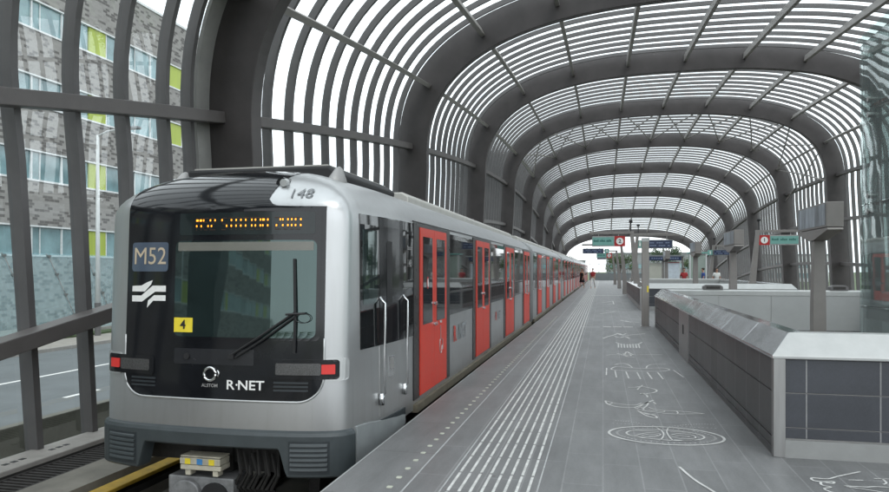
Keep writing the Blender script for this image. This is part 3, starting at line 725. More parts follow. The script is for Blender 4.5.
# windscreen
ws = front_patch('windscreen', *rr(.975,2.235,-.50,1.03,.05), M['mask'], .010, 20)
wg = front_patch('windscreen_glass', *rr(1.0,1.93,-.46,.99,.06), M['wind'], .013, 20, ws)
front_patch('sun_blind', *rr(1.83,1.915,-.43,.96,.01), mat('blind_cream', (.16,.16,.14), .25, 0, .08, 4), .016, 20, ws)
db = front_patch('destination_display', *rr(1.985,2.20,-.42,.97,.02), mat('display_glass', (.016,.022,.023), .05, 0, .2, 2, spec=.4), .013, 20)
# LED dots
F5 = {'M':'10001 11011 10101 10101 10001 10001 10001','5':'11111 10000 11110 00001 00001 10001 01110','2':'01110 10001 00001 00110 01000 10000 11111',' ':'000 000 000 000 000 000 000','S':'01111 10000 10000 01110 00001 00001 11110','T':'11111 00100 00100 00100 00100 00100 00100','A':'01110 10001 10001 11111 10001 10001 10001','I':'111 010 010 010 010 010 111','O':'01110 10001 10001 10001 10001 10001 01110','N':'10001 11001 10101 10011 10001 10001 10001','Z':'11111 00001 00010 00100 01000 10000 11111','U':'10001 10001 10001 10001 10001 10001 01110','D':'11110 10001 10001 10001 10001 10001 11110'}
cx = 0; dots = []
for ch in 'M52 STATION ZUID':
    rws = F5[ch].split()
    for r, line in enumerate(rws):
        for q, bit in enumerate(line):
            if bit == '1': dots.append((cx+q, r))
    cx += len(rws[0])+1
lit = MB(); dim = MB(); x0_, x1_ = -.23, .86; dw = (x1_-x0_)/cx
for q, r in dots:
    x = x0_+q*dw; z = 2.145-r*.0185; t = lit if r in (1, 4) else dim; hw = dw*(.5 if r in (1, 4) else .4); hz = .0095 if r in (1, 4) else .004
    t.face([fn(x-hw, z-hz, .017), fn(x+hw, z-hz, .017), fn(x+hw, z+hz, .017), fn(x-hw, z+hz, .017)])
lit.build('led_text', M['led'], db, fix=False); dim.build('led_text_unlit', M['leddim'], db, fix=False)
# writing
def text_geo(s, size, bold=0):
    cu = bpy.data.curves.new('t', 'FONT'); cu.body = s; cu.size = size; cu.align_x = 'CENTER'; cu.align_y = 'CENTER'; cu.offset = bold; cu.resolution_u = 3
    ob = bpy.data.objects.new('t', cu); col.objects.link(ob); bpy.context.view_layer.update()
    me = ob.evaluated_get(bpy.context.evaluated_depsgraph_get()).to_mesh()
    v = [tuple(p.co) for p in me.vertices]; f = [tuple(p.vertices) for p in me.polygons]
    bpy.data.objects.remove(ob); bpy.data.curves.remove(cu)
    return v, f
def text(name, s, size, place, m, parent, bold=0, sx=1):
    v, f = text_geo(s, size, bold); b = MB(); b.v = [tuple(place(p[0]*sx, p[1])) for p in v]; b.f = f; b.mi = [0]*len(f)
    return b.build(name, m, parent, fix=False)
on_front = lambda cx, cz, off=.012: (lambda a, c: fn(cx+a, cz+c, off))
on_side = lambda cy, cz, off=.008: (lambda a, c: Vector((tw(cz+c)+off, cy+a, cz+c)))
lp = front_patch('line_number_panel', *rr(1.63,1.92,-.985,-.55,.03), M['linepanel'], .012, 10)
text('line_number', 'M52', .24, on_front(-.765,1.775,.016), M['tantext'], lp, 0, .95)
text('fleet_number', '148', .135, on_front(.80,2.375,.009), M['greytext'], train, 0, 1.2)
# emblem of three white waves
eb = MB()
for dx, dz, parts in ((0,0,0),):
    def q4(pts): eb.face([fn(-.775+x*1.05, 1.40+z, .012) for x, z in pts])
    q4([(-.19,.03),(-.04,.03),(.03,.10),(.05,.145),(-.02,.12),(-.08,.09),(-.19,.085)])
    q4([(-.19,-.07),(-.07,-.07),(.08,.03),(.20,.03),(.20,.09),(.05,.09),(-.08,-.01),(-.19,-.01)])
    q4([(-.01,-.13),(.02,-.10),(.06,-.06),(.20,-.06),(.20,-.005),(.07,-.005),(.0,-.06)])
eb.build('operator_emblem', M['white'], train, fix=False)
yd = front_patch('number_sticker', *rr(1.04,1.18,-.455,-.25,.004), M['yellowsign'], .018, 6, ws)
text('sticker_digit', '4', .12, on_front(-.352,1.11,.022), M['black'], ws, .003)
text('train_brand', 'R', .125, on_front(.165,.545), M['white'], train, .002, 1.15)
text('train_brand', '\u00b7', .16, on_front(.232,.545), M['white'], train, .0)
text('train_brand', 'NET', .125, on_front(.375,.545), M['white'], train, .002, 1.15)
b = MB(); b.tube([fn(-.05+.062*math.cos(t), .645+.062*math.sin(t), .012) for t in [2*math.pi*k/24 for k in range(25)]], .014, 6); b.tube([fn(-.05+.093*math.cos(t), .65+.07*math.sin(t), .012) for t in [-.4+.9*k/8 for k in range(9)]], .008, 6); b.build('maker_emblem', M['chrome'], train, smooth=True)
text('maker_name', 'ALSTOM', .045, on_front(-.05,.535), M['dullsteel'], train, .001, 1.0)
# equipment flap, tail lights, vents
fl = front_patch('front_flap', *rr(.735,.885,-.45,.40,.012), mat('flap_black', (.02,.021,.024), .25), .010, 14)
b = MB(); b.tube([fn(-.30,.81,.012), fn(-.30,.81,.03)], .03, 12); b.build('lock', M['black'], fl)
for s_, xa, xb in ((1,.56,1.20),(-1,-1.285,-.68)):
    lh = front_patch('tail_light', *rr(.615,.80,xa,xb,.03), M['mask'], .016, 14)
    la, lb = (.62,1.045) if s_ > 0 else (-1.09,-.73)
    front_patch('smoked_lens', *rr(.655,.765,la,lb,.015), M['lens_dark'], .024, 10, lh)
    ra, rb = (1.05,1.165) if s_ > 0 else (-1.235,-1.11)
    front_patch('red_lens', *rr(.665,.755,ra,rb,.006), M['lens_red'], .026, 8, lh)
    fa, fb = (1.075,1.262) if s_ > 0 else (-1.33,-1.10)
    front_patch('light_surround', *rr(.600,.815,fa,fb,.03), M['trim'], .012, 8, lh)
    for k in range(3):
        va, vb = (.60,.93) if s_ > 0 else (-.95,-.66); front_patch('vent_slat', *rr(.50+k*.036,.518+k*.036,va,vb,.004), M['bumperdark'], .014, 8)
# wiper
wp = MB(); P = lambda x, z, o: fn(x, z, o)
wp.tube([P(.17,.83,.03), P(.45,1.0,.05), P(.80,1.24,.05)], .012, 6); wp.tube([P(.22,.81,.03), P(.48,.97,.05), P(.80,1.20,.05)], .010, 6)
wp.box(-.03,.03,-.015,.015,-.02,.02,0, Matrix.Translation(P(.18,.82,.03)))
wiper = wp.build('wiper', M['black'], train)
wb = MB(); wb.tube([P(.80,.86,.03), P(.805,1.2,.04), P(.785,1.75,.03)], .014, 6); wb.tube([P(.72,1.225,.055), P(.90,1.235,.055)], .012, 6)
wb.tube([P(.88+.07*math.cos(t), 1.19+.045*math.sin(t), .05) for t in [2*math.pi*k/16 for k in range(17)]], .004, 5); wb.build('blade', M['black'], wiper)
# bumper
bu = MB()
def boutline(off, z, xa, xb, n=30):
    return [Vector((xa+(xb-xa)*k/n, yf(xa+(xb-xa)*k/n, .2)-off, z)) for k in range(n+1)]
def zbot(x):
    x = abs(x)
    if x < .70: return -.04
    if x < .80: q = (x-.70)/.10; return -.04-.26*(q*q*(3-2*q))
    if x > 1.26: q = (x-1.26)/.065; return -.30+.06*(1-math.sqrt(max(0, 1-q*q)))
    return -.30
xsb = sorted(set([round(-1.325+2.65*k/60, 4) for k in range(61)]+[sg*(.70+.10*k/8) for k in range(9) for sg in (-1,1)]+[sg*(1.26+.065*k/6) for k in range(7) for sg in (-1,1)]))
secs = []
for x in xsb:
    n_ = Vector((fn(x-SHX,.2,1)-fn(x-SHX,.2,0)).to_tuple()); n_.z = 0; n_.normalize(); p_ = fn(x-SHX,.2,0); zb_ = zbot(x)
    secs.append([(p_.x+n_.x*o, p_.y+n_.y*o, z) for z, o in ((zb_,-.12),(zb_,.03),(zb_+.015,.045),(.085,.045),(.115,.030),(.135,-.005),(.135,-.12))])
bu.sweep(secs)
bumper = bu.build('bumper', M['bumper'], train, bevel=.008)
for s_ in (-1, 1):   # side returns follow the tapering flank
    ya_ = [.36,.6,.9,1.2,1.5,1.62]; zlo = [-.30,-.30,-.30,-.28,-.14,-.10]; zhi = [.135,.12,.08,.05,.02,.0]
    sk_ = MB(); sk_.sweep([[(s_*(xs(y,.2)+o), y, z) for o, z in ((-.10,a_),(.022,a_),(.022,c_),(-.10,c_))] for y, a_, c_ in zip(ya_, zlo, zhi)]); sk_.build('side_skirt', M['skirtgrey'], train, bevel=.006)
for s_ in (-1, 1):
    xa, xb = s_*1.0-.19, s_*1.0+.19; g = MB(); zz0 = -.245
    gb = MB(); gb.sweep([[(xa+(xb-xa)*k/8, yf(xa+(xb-xa)*k/8, .2)-.068, z), ] for k in range(1) for z in (0,)] and [[(x, yf(x,.2)-.035, zz0-.02), (x, yf(x,.2)-.049, zz0-.02), (x, yf(x,.2)-.049, zz0+.29), (x, yf(x,.2)-.035, zz0+.29)] for x in [xa+(xb-xa)*k/10 for k in range(11)]])
    go = gb.build('grille', M['bumperdark'], bumper)
    for k in range(6):
        z = zz0+.012+k*.045; g.sweep([[(x, yf(x,.2)-.045, z), (x, yf(x,.2)-.062, z+.004), (x, yf(x,.2)-.058, z+.022), (x, yf(x,.2)-.045, z+.034)] for x in [xa+.02+(xb-xa-.04)*j/10 for j in range(11)]])
    g.build('louvre', M['bumper'], bumper)
# coupler
cp = MB(); cp.box(-.54,-.10,-.02,.16,-.60,-.55); cp.box(-.54,-.10,-.03,.15,-.545,-.48); cp.box(-.54,-.10,-.02,.16,-.475,-.46)
for k in range(2): cp.box(-.50+k*.30,-.44+k*.30,0,.1,-.66,-.60)
coup = cp.build('coupler', mat('coupler_cream', (.50,.47,.38), .6, .1, .25, 9), train, bevel=.01)
c2 = MB()
for xa, mm in ((-.48,0),(-.35,1),(-.22,0)): c2.box(xa,xa+.06,-.034,-.028,-.54,-.485, mm)
c2.build('coupler_marks', [M['yellowsign'], mat('mark_blue', (.06,.25,.55), .5)], coup)
c3 = MB(); c3.box(-.72,.0,.05,.45,-1.0,-.685)
c3.prism([(-.50+.15*math.cos(2*math.pi*k/20), -.83+.12*math.sin(2*math.pi*k/20)) for k in range(20)], 'y', .0, .06)
hd = c3.build('coupler_head', mat('coupler_grey', (.24,.245,.25), .5, .4, .3, 12, bump=.3), coup, bevel=.012)
c4 = MB(); c4.prism([(-.20+.15*math.cos(2*math.pi*k/20), -.86+.13*math.sin(2*math.pi*k/20)) for k in range(20)], 'y', .035, .06); c4.build('coupler_socket', M['black'], coup)
c5 = MB(); c5.box(-.45,-.15,.3,1.6,-.75,-.45); c5.box(.02,.42,.15,.8,-.62,-.2)
for k in range(9):
    x = .02+.05*k; c5.tube([(x, .10+.03*(k%3), -.40-.03*(k%2)), (x+.06, .05+.05*(k%2), -.62), (x-.05, .12, -.78), (x+.02, .3, -.95)], .018, 6)
c5.build('hose', M['under'], coup)
c6 = MB(); c6.box(.10,.44,.12,.16,-.24,-.09); c6.build('coupler_plate', mat('plate_beige', (.26,.24,.19), .7, 0, .2, 8), coup)
coup.location = (.15, .12, .28)
# roof things
rf = MB(); rf.prism([(-.98,2.60),(-1.02,2.70),(-.90,2.78),(.78,2.78),(.88,2.70),(.84,2.60)], 'y', 1.05, 3.2); rfo = rf.build('roof_fairing', M['black'], train, bevel=.03)
rf = MB(); rf.box(-.86,.76,1.08,3.1,2.775,2.795); rf.build('fairing_lid', M['roofsilver'], rfo)
for c in range(6):
    ya = c*PITCH+(3.6 if c == 0 else .3); rf = MB(); rf.prism([(-.95,2.55),(-.95,2.70),(-.85,2.765),(.85,2.765),(.95,2.70),(.95,2.55)], 'y', ya, c*PITCH+CARL-.3); rf.build('roof_fairing', M['roofsilver'], train, bevel=.02)
for x in (-.96,.90):
    z = 2.62; an = MB(); yb_ = 1.0; an.sweep([[(x+r_*math.cos(2*math.pi*k/10), yb_+dy+r_*1.6*math.sin(2*math.pi*k/10), z+h_) for k in range(10)] for r_, h_, dy in ((.11,-.12,0),(.09,.0,0),(.035,.12,.05),(.01,.14,.06))]); an.build('antenna', M['dullsteel'], train, smooth=True)
cm = MB(); c0 = fn(.56,2.50,.0); cm.tube([c0+Vector((0,.10,0)), c0+Vector((.0,-.03,-.01))], .065, 14); cmo = cm.build('roof_camera', M['mask'], train)
cm = MB(); cm.tube([c0+Vector((.035,-.02,.0)), c0+Vector((.035,-.075,-.005))], .042, 14, r2=.038); cm.build('lens', M['trim'], cmo)

# side panels on the platform side
def side_patch(name, y0, y1, z0, z1, m, off=.006, parent=None, ny=None, rad=0, s=1, smooth=False):
    ny = ny or max(1, int((y1-y0)/.1) if y0 < 1.0 else 2); b = MB()
    zs_ = [z for z in [z0, 1.9, 2.0, 2.1, z1] if z0 <= z <= z1]; zs_ = sorted(set(zs_)); rows_ = []
    for j, z in enumerate(zs_):
        r = []
        for k in range(ny+1):
            y = y0+(y1-y0)*k/ny; r.append((s*(xs(y, z)+off), y, z))
        r = [(s*(xs(y0, z)-.03), y0, z)] + r + [(s*(xs(y1, z)-.03), y1, z)]; rows_.append(r)
    lo = [(s*(xs(p[1], z0)-.03), p[1], z0) for p in rows_[0]]; hi = [(s*(xs(p[1], z1)-.03), p[1], z1) for p in rows_[-1]]
    b.grid([lo]+rows_+[hi]); return b.build(name, m, parent or train, smooth=smooth)
WZ0, WZ1 = .98, 2.17
M['pillar'] = mat('door_pillar', (.014,.014,.014), .3)
cabw = side_patch('cab_window', .47, 1.985, .86, 2.20, M['darkglass'], .006)
cd = side_patch('cab_door', .90, 1.56, .87, 2.19, M['mask'], .010)
side_patch('cab_door_pane', 1.08, 1.22, 1.28, 1.95, M['black'], .014, cd)
side_patch('cab_door_panel', .90, 1.56, .12, .855, M['silver'], .010, cd)
lk = side_patch('cab_door_lock', 1.12, 1.27, .50, .72, M['chrome'], .016, cd)
side_patch('lock_recess', 1.145, 1.245, .58, .70, M['dullsteel'], .018, cd)
side_patch('cab_pane', .53, .84, 1.30, 2.05, M['wind'], .010, cabw)
side_patch('cab_step', .92, 1.62, -.02, .08, M['bumperdark'], .02)
for y in (.90, 1.56):
    b = MB(); x = xs(y, 1)+.06; b.tube([(x-.05, y, .30), (x, y, .36), (x, y, .8), (x, y, 1.30), (x-.05, y, 1.36)], .017, 8); b.tube([(x-.03,y,.24),(x-.03,y,.36)], .028, 8); b.build('handrail', M['chrome'], train, smooth=True)
text('side_number', '148', .12, on_side(1.80,1.72,.010), M['dullsteel'], train, .002)
text('side_lettering', 'Station', .07, on_side(1.80,1.90,.012), M['dullsteel'], train, .001)
doors = [2.25, 6.10, 9.95, 13.72]; DW = 1.46
def make_leaf(y0, y1, knob_at, s=1):
    lf_ = side_patch('door', y0, y1, .10, 2.17, M['red'], .022, ny=2, s=s)
    side_patch('door_pane', y0+.12, y1-.12, .96, 2.06, M['darkglass'], .026, lf_, ny=1, s=s)
    b = MB()
    for z in (1.20,.93):
        b = MB(); b.tube([(s*(TW+.02), knob_at, z), (s*(TW+.05), knob_at, z)], .028, 10); b.build('door_button', M['chrome'], lf_, smooth=False)
    return lf_
def side_text_r(cy, cz, sc=1):
    text('side_brand', 'R', .33*sc, on_side(cy-.50*sc,cz,.009), M['red'], train, .01); text('side_brand', 'NET', .33*sc, on_side(cy+.10*sc,cz,.009), mat('letter_grey', (.27,.28,.29), .5), train, .008)
for c in range(6):
    base = c*PITCH
    dd = doors if c == 0 else [1.6, 5.35, 9.15, 12.95]
    for i, d in enumerate(dd):
        y0 = base+d
        b = MB()
        for pa, pb in ((y0-.26,y0-.004),(y0+DW+.004,y0+DW+.26)):
            b.box(TW-.03,TW+.012,pa,pb,.08,1.9); b.box(TW-.06,TW+.012,pa,pb,1.9,2.17)
        b.box(TW-.06,TW+.012,y0-.26,y0+DW+.26,2.171,2.21)
        b.build('door_frame', M['pillar'], train)
        make_leaf(y0+.004, y0+DW/2-.003, y0+DW/2-.05); make_leaf(y0+DW/2+.003, y0+DW-.004, y0+DW/2+.05)
    # windows between doors
    segs = []
    ends = [(d-.26, d+DW+.26) for d in dd]
    st = 1.99 if c == 0 else .05
    for a, e in ends:
        if a-st > .3: segs.append((st, a))
        st = e
    if CARL-st > .3: segs.append((st, CARL-.05))
    for a, e in segs:
        o = side_patch('window', base+a+.004, base+e-.004, WZ0, WZ1, M['darkglass'], .008, ny=1)
        side_patch('window_bar', base+a+.01, base+e-.01, 1.30, 1.335, M['pillar'], .011, o, ny=1)
    b = MB(); ya = base+(2.0 if c == 0 else 0); b.box(TW-.02,TW+.055,ya,base+CARL,-.06,.035); b.build('door_sill', mat('sill_tan', (.13,.115,.085), .7, .2, .3, 6), train)
b = MB(); b.box(TW-.02,TW+.006,2.0,CARL,2.226,2.236)
for c in range(1, 6): b.box(TW-.02,TW+.006,c*PITCH+.05,c*PITCH+CARL-.05,2.226,2.236)
b.build('gutter', M['pillar'], train)
side_text_r(4.85, .66); side_text_r(8.85, .66, .7)
# wheelchair symbol on the first door pair
b = MB(); cy, cz = 3.33, .60; X_ = TW+.027
b.tube([(X_, cy+.07*math.cos(t), cz+.10*math.sin(t)) for t in [2.0+4.3*k/14 for k in range(15)]], .006, 5); b.tube([(X_, cy-.02, cz+.28), (X_, cy, cz+.10), (X_, cy+.10, cz+.08), (X_, cy+.13, cz-.06)], .006, 5); b.tube([(X_, cy-.02, cz+.32), (X_, cy-.021, cz+.35)], .022, 8); b.build('wheelchair_symbol', M['trim'], train)
b = MB(); b.prism([(2.60+.04*math.cos(2*math.pi*k/14), 1.48+.08*math.sin(2*math.pi*k/14)) for k in range(14)], 'x', TW+.024, TW+.030, 0); b.prism([(2.60+.022*math.cos(2*math.pi*k/14), 1.48+.055*math.sin(2*math.pi*k/14)) for k in range(14)], 'x', TW+.03, TW+.033, 1); b.build('door_sticker', [M['signred'], M['white']], train)

# ------------------------------------------------------------------ platform furniture
# tall steel post by the parapet end
po = thing('steel_post', 'tall square steel post on the platform at the far end of the nearest parapet', 'post', (1.19,20.7,0))
b = MB(); b.box(-.10,.10,-.10,.10,.02,2.45); b.build('shaft', M['poststeel'], po, bevel=.006)
b = MB(); b.box(-.105,.105,-.105,.105,2.45,2.56); b.build('top_cap', M['capwhite'], po, bevel=.006)
b = MB(); b.box(-.14,.14,-.14,.14,0,.02); b.build('base_plate', M['dullsteel'], po)
b = MB(); b.box(.04,.085,-.108,-.10,1.0,1.18); b.build('notice', M['yellowsign'], po)
# lamp columns along the centre line
def lamp_column(y, label):
    t = thing('lamp_column', label, 'lamp column', (4.02,y,0), 0, 'lamp columns along the middle of the platform')
    zb = -4.2 if any(a < y < c for a, c in wells) else 0
    b = MB(); b.sweep([[(x*w_, yy*w_, z) for x, yy in ((-1,-1),(1,-1),(1,1),(-1,1))] for z, w_ in ((zb,.125),(0.8,.115),(2.20,.092))]); b.build('column', M['column'], t, bevel=.008)
    b = MB(); b.prism([(-1.0,2.40),(-1.02,2.36),(-.16,2.20),(.16,2.20),(.92,2.36),(.90,2.40)], 'x', -.13, .13); b.build('bracket', M['column'], t, bevel=.006)
    b = MB(); b.box(-.14,.14,-1.0,.86,2.41,2.86); bx = b.build('light_box', M['column'], t, bevel=.008)
    for s_ in (-1, 1):
        b = MB(); b.box(min(s_*.141,s_*.147),max(s_*.141,s_*.147),-.94,.80,2.45,2.83); b.build('lens', M['lens'], bx)
def lensmat():
    m = mat('lamp_lens', (.22,.245,.275), .35, .2, .75, 3.2, stretch=(1,1.6,.25)); return m
M['lens'] = lensmat()
for y, lb in ((14.5,'grey lamp column with big box lamp standing in the nearest stairwell'),(23.4,'grey lamp column with box lamp just beyond the nearest stairwell, second of the row'),(32.5,'grey lamp column with box lamp in the second stairwell, third of the row'),(47,'small far lamp column with box lamp beyond the second stairwell')): lamp_column(y, lb)

def gantry(x, y, side, label, top=3.35, arm_in=2.0, arm_out=1.3, base=0.0):
    """leaning post with a long arm; side=-1 leans to the train"""
    t = thing('sign_gantry', label, 'sign gantry', (x,y,0), 0, 'leaning sign gantries')
    b = MB(); b.sweep([[(cx+w_*i, dy*j, z) for i, j in ((-1,-1),(1,-1),(1,1),(-1,1))] for z, cx, w_, dy in ((base,0,.17,.10),(1.1,side*.03,.14,.09),(top,side*.26,.08,.07))]); b.build('post', M['column'], t, bevel=.008)
    b = MB(); b.bar((side*.16,0,top-.03), (side*(arm_in+.26),0,top-.02), .13, .12); b.build('arm', M['column'], t, bevel=.006)
    if arm_in > 1.8:
        b = MB(); b.tube([(side*.30,0,top),(side*.30,0,top+.45)], .025, 6); b.blob((side*.30,0,top+.5), .09, .09, .08); b.build('security_camera', M['black'], t)
    if arm_out:
        b = MB(); b.bar((side*.30,0,top-.12), (side*.26-side*arm_out,0,top-.10), .12, .10); b.build('outer_arm', M['column'], t, bevel=.006)
    return t
def track_sign(x0, x1, y, z0, z1, red_right, digit, label):
    t = thing('track_sign', label, 'platform sign', ((x0+x1)/2,y,z0), 0, 'green track number signs'); w_ = (x1-x0)/2; h = z1-z0
    b = MB(); b.box(-w_,w_,-.05,.05,0,h); b.build('case', M['dullsteel'], t, bevel=.005)
    ra, rb = (w_-h,w_) if red_right else (-w_,-w_+h); ga, gb = (-w_+.02,w_-h-.03) if red_right else (-w_+h+.03,w_-.02)
    b = MB(); b.box(ga,gb,-.06,-.05,.05,h-.05); gp = b.build('green_panel', M['signgreen'], t)
    b = MB(); L_ = gb-ga
    for k in range(14):
        xx = ga+.06+(L_-.16)*k/14
        if k in (4, 9): continue
        b.box(xx,xx+(L_-.16)/14*.8,-.064,-.06,h*.46,h*.46+h*(.16 if k%3 else .22))
    b.build('sign_lettering', M['signgreendk'], gp)
    b = MB(); b.box(ra,rb,-.065,-.05,0,h); rp_ = b.build('red_plate', M['signred'], t)
    b = MB(); cx_ = (ra+rb)/2; b.prism([(cx_+h*.34*math.cos(2*math.pi*k/20), h/2+h*.34*math.sin(2*math.pi*k/20)) for k in range(20)], 'y', -.072, -.066); b.build('white_disc', M['white'], rp_)
    text('track_number', digit, h*.5, lambda a, c: Vector((cx_+a, -.076, h/2+c)), M['black'], rp_, .006)
    for xx in (-w_*.6,w_*.6):
        b = MB(); b.tube([(xx,0,h),(xx,0,h+.16)], .02, 6); b.build('hanger', M['dullsteel'], t)
def display(x0, x1, y, z0, z1, label, pict=0):
    t = thing('departure_display', label, 'departure display', ((x0+x1)/2,y,z0), 0, 'blue departure displays'); w_ = (x1-x0)/2; h = z1-z0
    b = MB(); b.box(-w_,w_,-.10,.10,0,h); b.build('case', M['fargrey'], t, bevel=.008)
    b = MB(); b.box(-w_+.04,w_-.04,-.106,-.10,.04,h-.04); sc_ = b.build('screen', M['blue'], t)
    b = MB()
    for r in range(2):
        for k in range(11):
            if (k*7+r*5) % 4: xx = -w_+.10+(2*w_-.25)*k/11; b.box(xx,xx+(2*w_)/15,-.109,-.106,h*(.58-.32*r),h*(.72-.32*r))
    b.build('display_lettering', M['bluetext'], sc_)
    if pict:
        xx = pict*(w_+.20); b = MB(); b.box(xx-.15,xx+.15,-.05,.05,.02,h-.02); pg = b.build('exit_pictogram', M['signgreen'], t)
        b = MB(); b.box(xx-.03,xx+.05,-.056,-.05,h*.25,h*.62); b.tube([(xx,-.056,h*.74),(xx,-.05,h*.74)], .035, 8); b.build('running_figure', M['white'], pg)
    for xx in (-w_*.6,w_*.6):
        b = MB(); b.tube([(xx,0,h),(xx,0,h+.25)], .018, 6); b.build('hanger', M['dullsteel'], t)
gantry(1.55, 33, -1, 'nearest leaning sign gantry on the second parapet, reaching over the left platform', 3.38, 1.9, 1.6, 1.0)
gantry(1.45, 48, -1, 'second leaning gantry with long arm over the left platform edge', 3.35, 2.6, 0)
gantry(1.4, 62, -1, 'third leaning gantry over the left platform, short arm', 3.3, 1.3, 0)
gantry(1.3, 78, -1, 'farthest leaning gantry over the left platform, beside the end fence', 3.3, 1.2, 0)
gantry(6.75, 34.5, 1, 'leaning gantry on the right rim of the second stairwell, arm reaching right', 3.45, 2.6, 0, 1.0)
gantry(7.4, 52, 1, 'farther leaning gantry on the right side of the platform', 3.35, 2.0, 0)
track_sign(-.50, 1.0, 33, 2.72, 3.20, True, '2', 'green sign with red number plate at its right end over the left platform')
track_sign(-.55, .75, 62, 2.65, 3.10, True, '2', 'small far green sign with red plate over the left platform')
track_sign(7.05, 8.75, 34.5, 2.78, 3.24, False, '1', 'green sign with red number plate at its left end over the right platform')
display(-1.35, .05, 47.9, 2.72, 3.08, 'blue departure display over the left platform behind the green sign', 1)
display(-.65, .3, 77.9, 2.75, 3.05, 'tiny farthest blue departure display over the left platform')
display(7.6, 9.0, 51.9, 2.65, 3.05, 'blue departure display hanging over the right platform', -1)
display(2.2, 3.75, 40, 2.82, 3.30, 'large blue departure display hanging above the second stairwell', -1)
gantry(1.62, 40, 1, 'short gantry carrying the large blue display above the second stairwell', 3.6, 2.2, 0, 1.0)
# dark boxes on the caps
for x, y, w_, lb in ((3.0,20.6,.26,'dark rounded cabinet on the far rim of the nearest stairwell, left one'),(6.2,20.6,.22,'dark box on the far rim of the nearest stairwell, right one')):
    t = thing('cabinet', lb, 'cabinet', (x,y,1.08), 0, 'boxes on the stairwell rim')
    b = MB(); b.prism([(-w_,0),(-w_,.09),(-w_+.07,.14),(w_-.07,.14),(w_,.09),(w_,0)], 'y', -.13, .13); b.build('housing', M['rib'], t, bevel=.006)
    b = MB(); b.box(-w_*.7,w_*.7,-.135,-.13,.03,.10); b.build('lid', M['grate'], t)
# waiting shelter
sh_ = thing('waiting_shelter', 'glass waiting shelter with blue fascia and white route map beyond the second stairwell', 'shelter', (4.3,51,0))
b = MB(); b.box(-1.25,1.25,-.6,1.2,2.55,2.66); b.build('roof', M['fargrey'], sh_, bevel=.01)
b = MB(); b.box(-1.15,1.0,-.68,-.61,2.28,2.56); fa = b.build('fascia', M['blue'], sh_)
b = MB()
for k in range(12): b.box(-1.0+k*.155,-1.0+k*.155+.11,-.69,-.682,2.38,2.48)
b.build('fascia_lettering', M['bluetext'], fa)
for x in (-1.2,-.2,1.1):
    b = MB(); b.box(x-.06,x+.06,-.45,-.33,0,2.55); b.build('post', M['column'], sh_)
b = MB(); b.box(-1.12,-.28,-.42,-.36,.75,2.1); b.build('cream_panel', M['panelcream'], sh_)
b = MB(); b.box(-.12,.95,-.44,-.36,.65,2.2); pp = b.build('poster_case', M['farwhite'], sh_)
b = MB(); b.box(-.06,.89,-.448,-.44,.72,2.1); b.build('route_map', M['poster'], pp)
b = MB(); b.box(-.06,.89,-.45,-.448,2.1,2.15); b.box(.02,.16,-.452,-.448,.8,.95); b.build('map_heading', M['signred'], pp)
b = MB(); b.box(-1.1,1.0,-.2,.25,.42,.47); b.box(-.9,-.84,-.1,.15,0,.42); b.box(.74,.8,-.1,.15,0,.42); b.build('bench', M['farwhite'], sh_)
# second glass lift, far
l2 = thing('lift_tower', 'slim pale glass lift tower beyond the second stairwell', 'lift tower', (6.1,48.5,0))
b = MB(); b.box(-.5,.5,-.5,.5,0,2.6); b.build('glass_box', glass('pale_glass', (.8,.92,.86), 0, .8, solid=.35, solid_col=(.62,.72,.66)), l2)
for x in (-.5,.5):
    b = MB(); b.box(x-.04,x+.04,-.56,-.50,0,2.7); b.build('post', M['farwhite'], l2)
b = MB(); b.box(-.6,.6,-.6,.6,2.7,2.8); b.build('roof', M['signgreen'], l2)
# end fence
fe = thing('end_fence', 'grey mesh fence with gate closing off the far end of the platform', 'fence', (0,108,0))
for x in (-2.0,-.6,.8,2.2,3.6,5.0,6.4,7.8,9.4):
    b = MB(); b.box(x-.05,x+.05,-.05,.05,0,2.5); b.build('post', M['fargrey'], fe)
b = MB(); b.box(-2,9.4,-.03,.03,0,1.1); b.build('panel', M['fargrey'], fe)
b = MB(); b.box(-2,9.4,-.03,.03,2.42,2.5); b.box(-2,9.4,-.03,.03,1.7,1.75); b.build('rail', M['fargrey'], fe)
# bins/benches on right platform
for x, y, lb in ((5.3,26.0,'pale bench on the platform between the two stairwells'),(8.4,40,'pale bench on the right platform')):
    t = thing('bench', lb, 'bench', (x,y,0))
    b = MB(); b.box(-.9,.9,-.25,.25,.42,.48); b.build('seat', M['capwhite'], t, bevel=.008)
    for xx in (-.7,.7):
        b = MB(); b.box(xx-.04,xx+.04,-.2,.2,0,.42); b.build('leg', M['dullsteel'], t)

